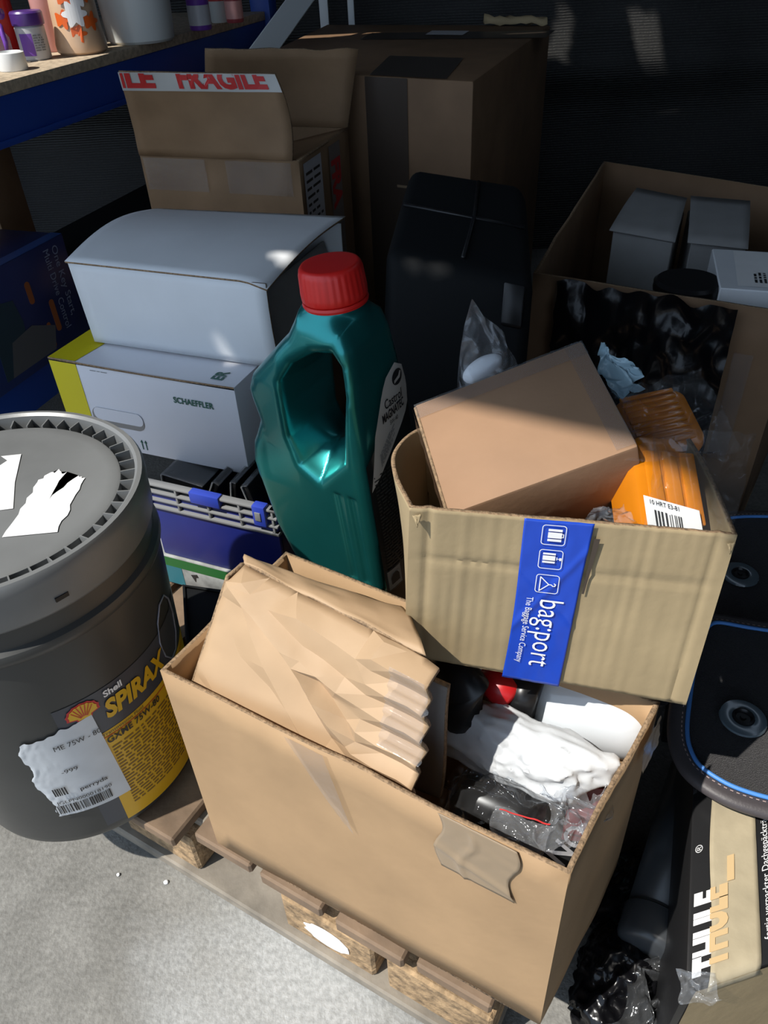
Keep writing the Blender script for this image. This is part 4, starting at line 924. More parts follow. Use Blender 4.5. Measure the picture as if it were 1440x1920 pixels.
sheet('front_wall', lambda u, v: wp(-.006 * v + (WL + .004) * u, 0 - .004 * math.sin(math.pi * v) * u, .002 + (WH - .003) * v), 16, 10, WHITEC, ww, .003, KEDGE)
sheet('back_wall', lambda u, v: wp(WL * u, WD, .002 + (WH - .003) * v), 8, 8, WHITEC, ww, .003)
sheet('end_wall', lambda u, v: wp(.0 - .008 * v, WD * u, .002 + (WH - .003) * v), 8, 8, WHITEC, ww, .003)
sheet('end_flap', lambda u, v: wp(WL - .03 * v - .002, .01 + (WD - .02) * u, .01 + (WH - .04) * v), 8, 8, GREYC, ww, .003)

# ================================================================== RACK ON THE LEFT
sd_ = V((.335, .942, 0)).normalized(); sn_ = V((-sd_.y, sd_.x, 0)); r0 = V((-.754, 1.816, 0)) - sd_ * .75; RL = 2.06
rk = thing('storage_rack', 'blue steel storage rack with chipboard shelf at the left', 'rack', r0 + sd_ * RL * .5)
def rb(nm, s0_, s1_, n0, n1, z0, z1, m, bv=.003): return boxat(nm, r0 + sd_ * s0_ + sn_ * n0 + V((0, 0, z0)), sd_ * (s1_ - s0_), sn_ * (n1 - n0), V((0, 0, z1 - z0)), m, rk, bv, 2)
rb('shelf_board', 0, RL, -.002, .55, .826, .850, CHIPBOARD, .002)
rb('beam', 0, RL, .0, .035, .732, .826, BLUEB); rb('beam_lip', 0, RL, -.006, .0, .734, .748, BLUEB, .002)
rb('beam', 0, RL, .50, .535, .732, .826, BLUEB)
rb('upright', RL, RL + .06, -.02, .05, 0, 1.6, BLUEB); rb('upright', RL, RL + .06, .48, .55, 0, 1.6, BLUEB)
rb('shelf_board', 0, RL, .01, .55, .282, .300, BLKMATTE, .002); rb('beam', 0, RL, -.004, .03, .19, .296, BLUEB)
rb('upright', -.06, 0, -.02, .05, 0, 1.6, BLUEB); rb('upright', -.06, 0, .48, .55, 0, 1.6, BLUEB)
for i in range(6): rb('bolt', RL + .02, RL + .034, -.028, -.02, .78 + .1 * i, .794 + .1 * i, POLEW, .002)
SZ = .8505
def jar(nm, label, cat, px, parts, h0=SZ, group=None):
    c = V(px); t = thing(nm, label, cat, (c.x, c.y, h0), group)
    for pn, prof, m in parts: lathe(pn, prof, (c.x, c.y, h0), m, t, 40, closed=False, ang=30)
    return t, c
def back(p, d): p = V(p); v = V((p.x, p.y, 0)).normalized(); return p + v * d
j1, c1_ = jar('lidded_jar', 'white jar with dark purple lid at the shelf left end', 'jar', back((-0.7662,2.1239,0.8500), .03), [('body', [(0, 0), (.032, 0), (.034, .003), (.034, .066), (.031, .070), (0, .070)], JARW), ('lid', [(0, .070), (.036, .070), (.037, .073), (.037, .094), (.034, .098), (0, .098)], PURPLED)])
def wrap(c, r, z0): 
    cd = math.degrees(math.atan2(-c.y, -c.x))
    def f(x, y, l): a = math.radians(cd) + x / r; return V((c.x + (r + .0008 + l) * math.cos(a), c.y + (r + .0008 + l) * math.sin(a), z0 + y))
    return f
wf = wrap(c1_, .034, SZ); sheet('label', lambda u, v: wf(-.03 + .03 * u, .01 + .045 * v, 0), 10, 2, PURPLE, j1); rows('fine_print', fine_print(.025, .04, .005, 3), lambda a, b, l: wf(.002 + a, .012 + b, .0004), GREYRAIL, j1)
j2, c2_ = jar('patterned_bottle', 'peach bottle with orange and white flower print on the shelf', 'bottle', back((-0.6721,2.1779,0.8500), .05), [('body', [(0, 0), (.052, 0), (.060, .006), (.061, .02), (.056, .05), (.054, .10), (.050, .16), (.03, .19), (0, .19)], TANLIQ)])
wf2 = lambda x, y, l: wrap(c2_, .058 if y < .03 else .0555, SZ)(x, y, l + .001)
for k_, (cx, cy, s_) in enumerate([(-.030, .075, .022), (.036, .068, .022), (.0, .045, .02), (-.012, .12, .024), (.03, .125, .022)]):
    fl_ = [(cx + s_ * (.72 + .28 * math.cos(5 * i * math.pi / 15)) * math.cos(i * math.pi / 15), cy + s_ * (.72 + .28 * math.cos(5 * i * math.pi / 15)) * math.sin(i * math.pi / 15)) for i in range(30)]
    paper('flower_print', fl_, lambda a, b, l: wf2(a, b, .0004), ORANGE, j2)
for k_, (cx, cy, s_) in enumerate([(.0, .085, .030), (.012, .12, .026)]):
    fl_ = [(cx + s_ * (.78 + .22 * math.cos(6 * i * math.pi / 18)) * math.cos(i * math.pi / 18), cy + s_ * (.78 + .22 * math.cos(6 * i * math.pi / 18)) * math.sin(i * math.pi / 18)) for i in range(36)]
    paper('flower_print', fl_, lambda a, b, l: wf2(a, b, .0014), WHITETXT, j2)
jar('white_tub', 'large white round plastic tub on the shelf', 'tub', back((-0.5617,2.3272,0.8500), .08), [('body', [(0, 0), (.080, 0), (.086, .006), (.098, .20), (0, .20)], TUBW)])
jar('purple_bottle', 'purple bottle with pale label right of the white tub', 'bottle', back((-0.4484,2.5734,0.8500), .03), [('body', [(0, 0), (.029, 0), (.031, .004), (.031, .15), (0, .16)], PURPLE), ('label', [(.0314, .012), (.0316, .06)], JARW)])
jar('white_bottle', 'white bottle with red ring print near the rack upright', 'bottle', back((-0.4190,2.7449,0.8500), .03), [('body', [(0, 0), (.024, 0), (.026, .004), (.026, .15), (0, .16)], TUBW), ('red_ring', [(.0264, .055), (.0266, .068)], REDTXT)])
jar('red_bottle', 'small red bottle nearest the rack upright on the shelf', 'bottle', back((-0.3698,2.7235,0.8500), .03), [('body', [(0, 0), (.024, 0), (.026, .004), (.026, .15), (0, .16)], REDBOT), ('label', [(.0264, .01), (.0266, .055)], PINK)])
jar('loose_screw_cap', 'loose white screw cap standing at the shelf edge', 'cap', back((-0.7658,1.9621,0.8500), .03), [('body', [(0, 0), (.030, 0), (.031, .002), (.030, .034), (.024, .036), (.023, .030), (0, .030)], CAPW)])
jar('pink_bottle', 'tall pink bottle behind the jar', 'bottle', back((-0.7444,2.2023,0.8500), .10), [('body', [(0, 0), (.034, 0), (.036, .004), (.034, .22), (0, .23)], PINK)])
jar('red_capped_bottle', 'red bottle at the far left of the shelf behind the spray', 'bottle', back((-0.8468,2.1840,0.8500), .16), [('body', [(0, 0), (.030, 0), (.032, .004), (.032, .20), (0, .21)], REDPL)])
spc = back((-0.8191,2.0452,0.8500), .07)
sy = thing('spray_bottle', 'clear bottle with purple trigger spray head at the left edge', 'bottle', (spc.x, spc.y, SZ))
lathe('body', [(0, 0), (.028, 0), (.030, .004), (.030, .05), (.014, .075), (.013, .085), (0, .085)], (spc.x, spc.y, SZ), CLEARH, sy, 32, closed=False)
tube('trigger', [spc + V((.012, -.012, .085)), spc + V((.026, -.022, .075)), spc + V((.030, -.026, .045)), spc + V((.026, -.024, .015))], [.007, .007, .006, .005], PURPLE, sy, 10)
tube('head', [spc + V((-.035, .0, .10)), spc + V((0, 0, .102)), spc + V((.034, -.012, .098))], [.012, .016, .011], PURPLE, sy, 12); tube('collar', [spc + V((0, 0, .076)), spc + V((0, 0, .094))], .016, PURPLED, sy, 16)
# blue printed carton on the lower shelf
bx0 = V((-.705, 1.804, .3005)); bL, bD_, bH = .40, .22, .245
nb_ = thing('blue_carton', 'dark blue printed carton on the lower shelf', 'carton', bx0 - sd_ * bL / 2 + sn_ * bD_ / 2)
q0 = bx0 - sd_ * bL
hexa('body', [q0, bx0, bx0 + sn_ * bD_, q0 + sn_ * bD_], [p + V((0, 0, bH)) for p in (q0, bx0, bx0 + sn_ * bD_, q0 + sn_ * bD_)], NAVY, nb_, .002, 2)
bF = FF(q0, bx0, q0 + V((0, 0, bH))); bTf = FF(q0 + V((0, 0, bH)), bx0 + V((0, 0, bH)), q0 + sn_ * bD_ + V((0, 0, bH)))
sheet('lit_edge', lambda u, v: bTf(bL * u, .001 + .03 * v, .0006), 2, 2, NAVYL, nb_)  # light along the top edge put in as a paler blue strip
FAINT = mat('faint_blue_print', (.20, .25, .40), .5)
text('lettering', 'One Key Start,', .030, lambda x, y, l: bF(.352 + y * .9, .232 - x * .95, .001), FAINT, nb_, 0, sx=.95)
text('lettering', 'Multi Drive Control', .030, lambda x, y, l: bF(.322 + y * .9, .232 - x * .95, .001), FAINT, nb_, 0, sx=.80)
ORD = mat('dim_orange_print', (.30, .09, .03), .5)
for (x, y, w_, h_) in ((.245, .165, .016, .05), (.300, .09, .016, .075), (.27, .055, .012, .06)): poly_prism('orange_mark', rrect(w_, h_, w_ * .45, 5, x, y), bF, .0002, .0008, ORD, nb_)
poly_prism('device_picture', [(.10, .02), (.19, .02), (.20, .12), (.19, .17), (.14, .18), (.11, .15)], bF, .0002, .0007, mat('dim_teal_print', (.02, .05, .08), .5), nb_)
poly_prism('device_picture', [(.12, .02), (.27, .02), (.29, .07), (.22, .10), (.15, .09)], bF, .0003, .0009, mat('dim_grey_print', (.10, .11, .13), .5), nb_)
dk_ = thing('dark_carton', 'dark brown carton standing on the lower shelf behind the blue one', 'carton', V((-0.9698,2.0911,0.6089)) * 1.0)
dk_.location.z = .3005
db = V((dk_.location.x, dk_.location.y, .3005))
hexa('body', [db, db + sd_ * .12, db + sd_ * .12 + sn_ * .2, db + sn_ * .2], [p + V((0, 0, .38)) for p in (db, db + sd_ * .12, db + sd_ * .12 + sn_ * .2, db + sn_ * .2)], KRAFTD, dk_, .003, 2)
# white steel brace and posts behind the rack
pb = thing('steel_brace', 'white painted flat brace leaning behind the cartons', 'brace', (-0.2749,2.3164,0.8030))
p0_, p1_ = V((-0.2749,2.3164,0.8030)), V((-0.1200,2.7000,0.9514)); bd = (p1_ - p0_).normalized(); bx_ = bd.cross(V((0, 1, 0))).normalized()
boxat('bar', p0_ - bx_ * .03, bd * ((p1_ - p0_).length + .5), V((0, .012, 0)), bx_ * .06, POLEW, pb, .002, 1)
for (px, wd, lb_) in (((-0.1199,3.1200,0.8377), .030, 'white steel post left of its pair behind the big carton'), ((-0.0274,3.1200,0.8339), .022, 'thin white steel post right of its pair behind the big carton')):
    c = V(px); t = thing('steel_post', lb_, 'post', (c.x, c.y, 0)); boxat('post_section', (c.x - wd / 2, c.y, 0), (wd, 0, 0), (0, .03, 0), (0, 0, 2.3), POLEW, t, .003, 2); boxat('foot_plate', (c.x - .04, c.y - .03, 0), (.08, 0, 0), (0, .09, 0), (0, 0, .006), POLEW, t, .001, 1)

# ================================================================== REAR CARTONS
gz_ = .80
B0, B1, B2 = V((0.2407,1.8840,0.8000)), V((0.5874,2.7780,0.8000)), V((-0.1132,3.0933,0.8000)); B3 = V((-0.3206,2.2306,0.8000))
big = thing('large_carton', 'very large brown carton with dark tape standing at the back', 'carton', (ctr([B0, B1, B2, B3]).x, ctr([B0, B1, B2, B3]).y, 0))
flr = [V((p.x, p.y, .001)) for p in (B3, B0, B1, B2)]
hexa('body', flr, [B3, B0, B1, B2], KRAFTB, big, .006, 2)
tF = FF(flr[0], flr[1], B3); 
tq2 = bil(B3, B0, B1, B2)
sheet('tape', lambda u, v: tq2(.60 + .30 * u - .05 * v, .0 + .30 * v) + V((0, 0, .0015)), 4, 4, TAPEGR, big); sheet('tape', lambda u, v: tq2(.30 + .75 * u, .60 + .16 * v + .1 * u) + V((0, 0, .0015)), 6, 4, TAPEGR, big)
sheet('tape', lambda u, v: flr[0].lerp(flr[1], .58 + .17 * u) + V((0, -.0025, .002 + .795 * v)), 4, 4, TAPEGR, big)
sheet('label', lambda u, v: tq2(.55 + .16 * u, .72 + .10 * v) + V((0, 0, .003)), 3, 3, JARW, big)
for k in range(2): sheet('seam', lambda u, v: flr[0].lerp(flr[1], .70 + .30 * u) + V((0, -.003, .56 - .14 * k + .006 * v)), 8, 1, TAPEBR, big)
sheet('torn_flap', lambda u, v: B2.lerp(B1, .72 + .26 * u) + V((0, -.03 * v, .004 + .02 * math.sin(3.1 * v) + .012 * nz((u * 6, v * 3, 0)))), 12, 6, KRAFT2, big, .002)
# FRAGILE carton
G0, G1 = V((-0.4940,1.8208,0.7000)), V((-0.1394,1.6971,0.7000)); gd = (G1 - G0).normalized(); gn = V((-gd.y, gd.x, 0)); GD = .30
fr = thing('fragile_carton', 'open brown carton with red and white printed tape on raised flap', 'carton', ((G0 + G1) / 2 + gn * GD / 2) * 1.0); fr.location.z = 0
Gt = [G0, G1, G1 + gn * GD, G0 + gn * GD]; Gb = [V((p.x, p.y, .001)) for p in Gt]
carton('carton_body', Gb, Gt, KRAFTD, fr, .005, 10, 8, .003, 6)
ftl, ftr = V((-0.4726,1.7200,0.8731)), V((-0.1698,1.7200,0.8562)); frr = V((-0.1541,1.7300,0.7340))
ffl = bil(G0, G0.lerp(G1, .965), ftr, ftl)
def flapf(u, v): 
    p = ffl(u, v); return p + V((0, .006 * math.sin(3.1 * v) + .004 * nz((u * 5, v * 5, 2)), 0)) + (V((.012, 0, 0)) * u * math.sin(3.1 * v))
flp = sheet('front_flap', flapf, 16, 10, KRAFTD, fr, .005, KEDGE)
fnn = (ffl(1, 0) - ffl(0, 0)).cross(ffl(0, 1) - ffl(0, 0)).normalized()
fnn = fnn if fnn.y < 0 else -fnn
ftp = sheet('printed_tape', lambda u, v: flapf(u, .80 + .205 * v) + fnn * .0036, 16, 3, mat('white_tape', (.50, .50, .48), .3), fr)
FWD = (ftr - ftl).length; FHT = (ftl - G0).length
def fpl(x, y, l): return flapf(min(1, max(0, x / FWD)), .80 + y / FHT) + fnn * (.0042 + l)
cut = [((0, .20 * FHT), (0, 1))]
text('lettering', 'ILE', .062, lambda x, y, l: fpl(x - .004, y + .010, l), REDTXT, ftp, .05, sx=.90, clip=[((0, .20 * FHT - .010), (0, 1)), ((.008, 0), (-1, 0))])
text('lettering', 'FRAGILE', .062, lambda x, y, l: fpl(x + .36 * FWD, y + .010, l), REDTXT, ftp, .05, sx=.74, clip=[((0, .20 * FHT - .010), (0, 1))])
bkl, bkr = V((-0.3478,2.0000,0.8712)), V((-0.0056,2.0000,0.8564)); G3, G2 = Gt[3], Gt[2]
def bflap(u, v): return bil(G3.lerp(G2, .0), G2, bkr, bkl)(u, v) + V((0, .01 * math.sin(3.1 * v), .006 * nz((u * 6, v * 3, 1)) * v))
sheet('back_flap', bflap, 14, 8, KRAFTD, fr, .005, KEDGE)
rfl = bil(Gt[1], Gt[2], Gt[2] + V((.05, 0, .06)), Gt[1] + V((.0, .05, .12)))
sheet('side_flap', lambda u, v: bil(Gt[1], Gt[2], Gt[2].lerp(Gt[3], .45) + V((0, 0, -.04)), Gt[1].lerp(Gt[0], .30) + V((0, .03, -.05)))(u, v), 6, 6, KRAFTD, fr, .005, KEDGE)
gS = FF(Gb[1] + V((0, 0, 0)), Gb[2], Gt[1])
sheet('shipping_label', lambda u, v: gS(.012 + .10 * u, .42 + .27 * v, .004), 3, 3, JARW, fr); rows('fine_print', fine_print(.08, .23, .016, 5, .35), lambda a, b, l: gS(.02 + a, .44 + b, .0048), BLACKTXT, fr)
sheet('red_tape', lambda u, v: gS(.16 + .07 * u, .30 + .39 * v, .004), 3, 3, mat('worn_white_tape', (.20, .17, .15), .4), fr)
text('lettering', 'FRA', .075, lambda x, y, l: gS(.17 + y, .66 - x, .0052), REDTXT, fr, .05, sx=.8)
for k, (u0, v0) in enumerate(((.02, .82), (.55, .80))):
    sheet('tape', lambda u, v: bil(Gb[0], Gb[1], G1, G0)(u0 + .4 * u, .90 + .095 * v) + V((0, -.006, 0)), 6, 4, TAPECL, fr)

# black tool case leaning behind the taped carton
bk = thing('tool_case', 'black plastic tool case leaning in the dark behind the cartons', 'case', V((.22, 1.32, .1455)))
kb4 = [(-0.0243,1.0200,0.5099), (0.2071,0.9800,0.5199), (0.2866,1.2200,0.4413), (0.0181,1.2800,0.4355)]
kt4 = [(0.0220,1.2000,0.6803), (0.2490,1.1400,0.6388), (0.2861,1.4600,0.6979), (0.0795,1.5200,0.7229)]
hexa('shell', [V((V(p).x, V(p).y, .1455)) for p in kb4], [V(p) for p in kt4], BLKMATTE, bk, .022, 4)
kf = bil(kt4[0], kt4[1], kt4[2], kt4[3]); kbf = bil(V((V(kb4[0]).x, V(kb4[0]).y, .1455)), V((V(kb4[1]).x, V(kb4[1]).y, .1455)), kt4[1], kt4[0])
kfn = (V(kb4[1]) - V(kb4[0])).cross(V(kt4[0]) - V(kb4[0])).normalized(); kfn = kfn if kfn.y < 0 else -kfn
ktn = (V(kt4[1]) - V(kt4[0])).cross(V(kt4[3]) - V(kt4[0])).normalized(); ktn = ktn if ktn.z > 0 else -ktn
tube('panel_ridge', [kf(.52, .08) + ktn * .002, kf(.58, .5) + ktn * .002, kf(.60, .92) + ktn * .002], .004, BLKPL, bk, 6)
tube('panel_ridge', [kf(.04, .5) + ktn * .002, kf(.96, .5) + ktn * .002], .0035, BLKPL, bk, 6)
lt = [kbf(.80, .86), kbf(.94, .86), kbf(.94, .98), kbf(.80, .98)]; hexa('latch', [p + kfn * 0 for p in lt], [p + kfn * .010 for p in lt], BLKPL, bk, .003, 2)

# ================================================================== RIGHT REAR CARTON
R0, R3, R2, R1 = V((0.3036,1.4115,0.5500)), V((0.6314,2.1731,0.5500)), V((1.0811,1.7504,0.5500)), V((0.6984,1.1740,0.5500))
rc = thing('rear_carton', 'deep open carton in the shade at right holding white boxes', 'carton', (ctr([R0, R1, R2, R3]).x, ctr([R0, R1, R2, R3]).y, 0))
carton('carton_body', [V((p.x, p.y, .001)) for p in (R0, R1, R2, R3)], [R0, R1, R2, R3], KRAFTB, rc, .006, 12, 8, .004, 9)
rqf = bil(V((R0.x, R0.y, 0)), V((R1.x, R1.y, 0)), R1, R0); rn = (R1 - R0).cross(V((0, 0, 1))).normalized()
sheet('tape', lambda u, v: rqf(.10 + .14 * u, .90 + .09 * v) + rn * (.004 + .003 * nz((u * 6, v * 5, 0))), 10, 6, TAPECL, rc)
sheet('tape', lambda u, v: rqf(.82 + .07 * u, .45 + .40 * v) + rn * (.006 + .004 * nz((u * 4, v * 9, 0))), 8, 16, TAPECL, rc)
def wrapf(u, v):
    p = rqf(.14 + .68 * u - .02 * v, .02 + .985 * v); r = 1 - abs(nz((u * 4, v * 9, 1))) * 2
    return p + rn * (.014 + .05 * (1 - v) + .013 * r + .006 * nz((u * 14, v * 24, 1))) + V((0, 0, .02 * nz((u * 7, 3, 0)) * v))
o = sheet('black_film', wrapf, 50, 40, BLKFILM, None); c = rqf(.5, .6)
for v in o.data.vertices: v.co -= c
o.location = c; tag(o, 'crumpled black plastic film hanging over the rear carton front', 'film')
# supporting inner filler boxes sit on carton floor
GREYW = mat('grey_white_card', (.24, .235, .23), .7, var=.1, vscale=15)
def wbox(label, t4, zb, m, flap=None, sh=(0, 0)):
    t = thing('small_white_box', label, 'box', (ctr(t4).x, ctr(t4).y, zb), 'white boxes in the rear carton'); P = [V(p) for p in t4]
    hexa('body', [V((p.x + sh[0], p.y + sh[1], zb)) for p in P], P, m, t, .002, 1)
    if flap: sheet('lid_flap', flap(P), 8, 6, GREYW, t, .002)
    return t, P
def flapA(P): return lambda u, v: bil(P[0] + V((-.012, -.01, .004)), P[1] + V((0, -.01, .004)), P[2] + V((0, 0, .03)), P[3] + V((0, 0, .03)))(u, v) + V((0, 0, .006 * math.sin(3 * v)))
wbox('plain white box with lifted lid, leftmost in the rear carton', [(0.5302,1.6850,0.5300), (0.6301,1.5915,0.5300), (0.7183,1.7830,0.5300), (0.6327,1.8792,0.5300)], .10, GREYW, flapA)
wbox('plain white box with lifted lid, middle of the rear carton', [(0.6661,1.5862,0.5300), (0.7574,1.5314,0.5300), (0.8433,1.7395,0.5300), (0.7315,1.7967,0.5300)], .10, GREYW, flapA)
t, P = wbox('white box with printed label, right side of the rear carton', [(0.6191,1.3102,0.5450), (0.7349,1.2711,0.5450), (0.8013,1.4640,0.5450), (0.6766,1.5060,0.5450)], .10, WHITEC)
pF = FF(P[0], P[1], P[3])
sheet('label', lambda u, v: pF(.03 + .12 * u, .012 + (pF.h - .024) * v, .0022), 2, 2, PAPERW, t)
rows('barcode', barcode(.05, .018, 2), lambda a, b, l: pF(.085 + b, .03 + a, .003), BLACKTXT, t); rows('fine_print', fine_print(.05, .03, .008, 2), lambda a, b, l: pF(.05 + b, .03 + a, .003), BLACKTXT, t)
bd0 = V((0.5839,1.3656,0.5400)); dc = thing('black_drum', 'round black lid sticking out at the rear carton front', 'drum', (bd0.x, bd0.y, .10))
lathe('body', [(0, 0), (.055, 0), (.058, .004), (.058, .42), (0, .42)], (bd0.x, bd0.y, .10), BLKPL, dc, 40, closed=False); lathe('rim', [(.050, .42), (.061, .42), (.062, .424), (.062, .436), (.056, .441), (0, .441)], (bd0.x, bd0.y, .10), BLKPL, dc, 40, closed=False)

# ================================================================== RIGHT FRONT: rack box, mats, tube, bags
TLt, BLt, BRt = V((0.3574,0.5216,0.2500)), V((0.2719,0.2963,0.2500)), V((0.4359,0.3352,0.2500)); TLt = TLt + (TLt - BLt) * .5; TRt = TLt + BRt - BLt
th = thing('roof_rack_box', 'long black printed carton with tan paper tape, lower right', 'carton', (ctr([TLt, BLt, BRt, TRt]).x, ctr([TLt, BLt, BRt, TRt]).y, 0))
T4 = [BLt, BRt, TRt, TLt]; hexa('body', [V((p.x, p.y, .001)) for p in T4], T4, THBLK, th, .004, 2)
hF = FF(BLt, BLt + (TLt - BLt), BRt)      # a runs away along the box, b runs to the right
def hp(a, b, l=0): return BLt + (TLt - BLt).normalized() * a + (BRt - BLt).normalized() * b + V((0, 0, .0006 + l))
hl = (TLt - BLt).length; hw = (BRt - BLt).length
eF = FF(V((BLt.x, BLt.y, .0)), V((BRt.x, BRt.y, 0)), BLt)
sheet('end_panel', lambda u, v: eF(.012 + (hw - .014) * u, .002 + .245 * v, .001 + .001 * nz((u * 6, v * 5, 0))), 10, 10, KRAFT2, th)
def hsz(pA): return V(pA)
# letters: read upwards along the box, white on black with the right half under tan tape
k1 = .0415
def hl_t(x, y, l): return hp(.016 + x, .046 - y, l)
LET = dict(bold=.05, sx=1.0)
text('lettering', 'THULE', .050, lambda x, y, l: hp(.012 + x * .98, .044 - y, .0006), WHITETXT, th, .06, sx=.58)
def ptape(u, v):
    a = -.004 + (.30) * u; b0 = .0265 + .002 * math.sin(u * 9); b1 = .086 - .004 * u
    return hp(a, b0 + (b1 - b0) * v, .0020 + .0012 * abs(nz((u * 10, v * 4, 0))) - (.01 * max(0, .03 - u) / .03))
pt = sheet('paper_tape', ptape, 40, 10, THTAPE, th, .0003); pt['label'] = 'tan paper tape strip'
text('lettering', 'THULE', .050, lambda x, y, l: hp(.012 + x * .98, .044 - y, .0042), THTAN, th, .06, sx=.58, clip=[((0, .0185), (0, 1))])
rows('small_badge', [(0, 0, .030, .009)], lambda a, b, l: hp(.100 + a, .046 + b, .0046), THTAN, th)
text('lettering', '®', .013, lambda x, y, l: hp(.146 + x, .016 - y, .0008), WHITETXT, th)
for i, s_ in enumerate(('fertig verpackter Dachgepäckträger mit schneller und einfacher Montage', 'barres de toit complètes avec installation rapide et facile pour les voitures', 'BARRAS de techo con montaje rapido y facil')):
    text('lettering', s_, .0125, lambda x, y, l: hp(.025 + x, .099 + i * .015 - y, .0008), WHITETXT, th, 0, sx=.85)
crumple('torn_corner', None, None, [BLt + V((-.006, -.006, -.004)), BLt + V((.03, -.012, .002)), BLt + V((.03, .012, .004)), BLt + V((-.004, .02, .002))], CLEARH, .006, 24, 31.0, th, fr=3)
sheet('tape', lambda u, v: hp(hl * .62 + .02 * u + .006 * v, .0 + .035 * v, .0015), 4, 8, TAPECL, th)

def mat_thing(label, pts, z, tilt, groms):
    P = [V(p) for p in pts]; c = ctr(P); t = thing('car_mat', label, 'car mat', c, 'car mats'); n = len(P)
    # smooth closed outline by Catmull-Rom
    out = []
    for i in range(n):
        p0, p1, p2, p3 = P[i - 1], P[i], P[(i + 1) % n], P[(i + 2) % n]
        for k in range(8):
            s = k / 8; out.append(.5 * ((2 * p1) + (p2 - p0) * s + (2 * p0 - 5 * p1 + 4 * p2 - p3) * s * s + (3 * p1 - p0 - 3 * p2 + p3) * s ** 3))
    def ins(d):
        m_ = len(out); r = []
        for i in range(m_):
            tdir = (out[(i + 1) % m_] - out[i - 1]).normalized(); nn = V((0, 0, 1)).cross(tdir); nn.normalize(); r.append(out[i] + nn * d)
        return r
    m_ = len(out); a = ins(.012); dz = V((0, 0, .006))
    pile = raw('carpet', [p - dz for p in a] + [p + dz * .5 for p in a], [tuple(range(m_))[::-1], tuple(range(m_, 2 * m_))] + [(i, (i + 1) % m_, m_ + (i + 1) % m_, m_ + i) for i in range(m_)], CARPET, t)
    # leather edge, blue piping, stitches
    e0, e1 = ins(0.0), ins(.020); cs = []
    vs = []; fs = []
    for k_, (d, h) in enumerate(((.0, -.006), (-.002, 0), (.002, .005), (.009, .0065), (.018, .0055))): vs += [p + V((0, 0, h)) for p in ins(d)]
    for j in range(4): fs += [(j * m_ + i, j * m_ + (i + 1) % m_, (j + 1) * m_ + (i + 1) % m_, (j + 1) * m_ + i) for i in range(m_)]
    raw('bound_edge', vs, fs, LEATH, t, True)
    tube('piping', [p + V((0, 0, .0065)) for p in ins(.021)], .0028, BLUEPIPE, t, 8, True)
    st_ = ins(.0145); L = [0]
    for i in range(m_): L.append(L[-1] + (st_[(i + 1) % m_] - st_[i]).length)
    vs, fs = [], []; s = 0
    def at(s):
        for i in range(m_):
            if L[i] <= s <= L[i + 1]: f = (s - L[i]) / max(1e-9, L[i + 1] - L[i]); return st_[i].lerp(st_[(i + 1) % m_], f)
        return st_[0]
    while s < L[-1] - .006:
        p, q = at(s), at(s + .0035); d = (q - p).normalized(); w_ = V((0, 0, 1)).cross(d) * .0006; k_ = len(vs); h = V((0, 0, .0068))
        vs += [p - w_ + h, q - w_ + h, q + w_ + h, p + w_ + h]; fs.append((k_, k_ + 1, k_ + 2, k_ + 3)); s += .007
    tag(raw('stitching', vs, fs, STITCH, t), kind='stuff')
    for g in groms:
        g = V(g); gr = lathe('grommet', [(.013, .003), (.0255, .003), (.0285, .005), (.0275, .0075), (.018, .0085), (.0135, .0078), (.013, .004)], g, GROM, t, 48, closed=False, ang=50)
        lathe('socket', [(0, .004), (.0128, .004), (.0128, .010), (.0105, .011), (.0085, .007), (.004, .007), (.0035, .0095), (0, .0095)], g, BLKPL, gr, 32, closed=False, ang=40)
    return t
mat_thing('black car mat with bright blue piping on the black printed carton', [(0.3538,0.6094,0.2750), (0.3377,0.5357,0.2750), (0.3642,0.4901,0.2750), (0.4168,0.4605,0.2750), (0.5020,0.4381,0.2750), (0.6325,0.5411,0.2750), (0.6097,0.7063,0.2750), (0.5134,0.7607,0.2750), (0.4366,0.7607,0.2750)], .275, 0, [(0.4377,0.5888,0.2770)])
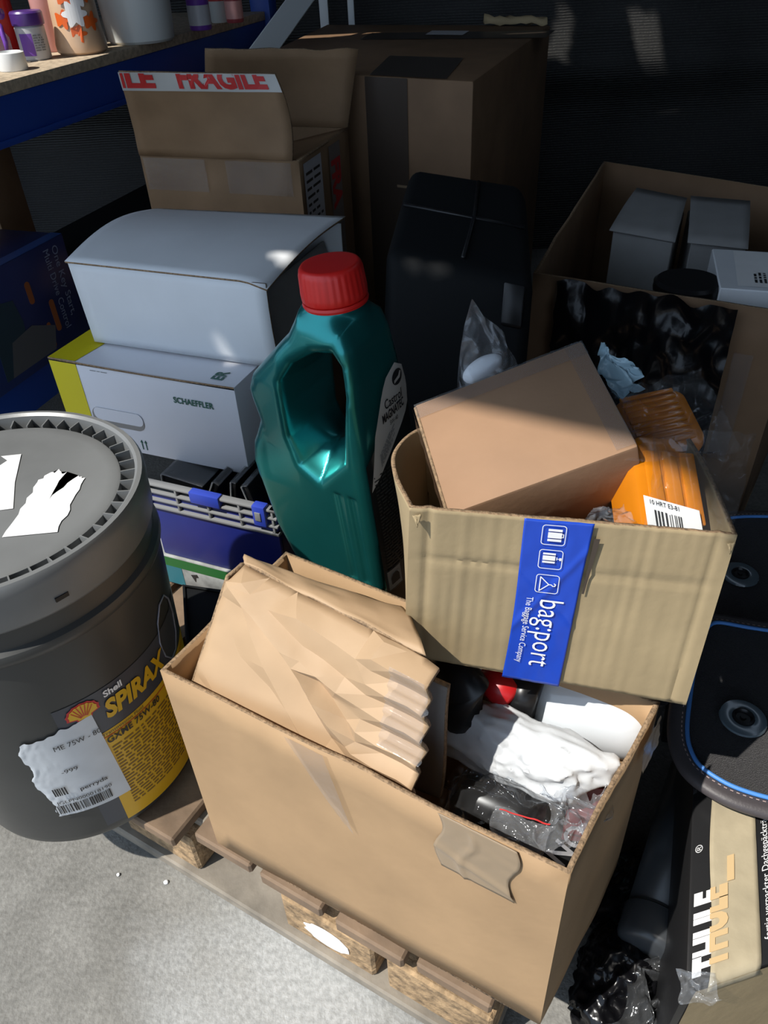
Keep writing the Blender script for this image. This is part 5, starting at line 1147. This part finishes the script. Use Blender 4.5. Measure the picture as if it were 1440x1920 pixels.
mat_thing('black car mat in shade behind, half covered by the front mat', [(0.4192,0.8553,0.2350), (0.4280,0.7341,0.2350), (0.5137,0.6989,0.2350), (0.6449,0.6624,0.2350), (0.7912,0.8173,0.2350), (0.7840,0.9986,0.2350), (0.6601,1.0533,0.2350), (0.5370,1.0255,0.2350)], .235, 0, [(0.5627,0.8892,0.2370)])
sup = thing('dark_carton', 'dark carton under the shaded rear mat', 'carton', (0.7296,1.0737,0.0000)); s4 = [V((0.4364,0.7526,0.2250)), V((0.6275,0.7099,0.2250)), V((0.7617,0.9838,0.2250)), V((0.5589,1.0287,0.2250))]
hexa('body', [V((p.x, p.y, .001)) for p in s4], s4, THBLK, sup, .003, 2)
# black tube
tu = thing('black_tube', 'black plastic tube with rounded end cap lying by the cartons', 'tube', (0.3135,0.4321,0.0750))
a0, a1 = V((0.2992,0.4107,0.0850)), V((0.4324,0.6303,0.1000)); ad_ = (a1 - a0).normalized()
tube('pipe', [a0 + ad_ * .03, a1], .036, TUBEM, tu, 40)
lathe('end_cap', [(0, 0), (.030, .0005), (.036, .004), (.0385, .010), (.039, .045), (.0365, .047), (.0365, .05)], a0 - ad_ * .012, TUBEM, tu, 48, ad_, closed=False, ang=40)
# black bags on the floor
blob('black_bag', 'crumpled glossy black plastic bag on the floor, lower right', 'bag', [(0.2331,0.3596,0.0350), (0.2656,0.3982,0.0400), (0.2959,0.4305,0.0350)], [.035, .045, .035], BLKFILM, 75, .030, 8, .003)
blob('black_bag', 'flattened black plastic bag under the tube end', 'bag', [(0.2787,0.4671,0.0300), (0.3283,0.5148,0.0300)], [.035, .04], BLKFILM, 75, .025, 18, .0035)
crumple('smoky_film_bag', 'crumpled smoky translucent film beside the black printed carton', 'bag', [(0.2138,0.3033,0.0500), (0.3159,0.2964,0.0500), (0.3489,0.3988,0.0600), (0.2889,0.4204,0.0600)], GREYFILM, .028, 60, 41.0, fr=4)
crumple('black_film_bag', 'shiny black film crumpled under the carton corner', 'bag', [(0.2948,0.3088,0.0200), (0.4063,0.3041,0.0200), (0.4172,0.3625,0.0200), (0.3140,0.3913,0.0200)], BLKFILM, .02, 50, 45.0, fr=4, sag=.0)
print('objects', len(bpy.data.objects))
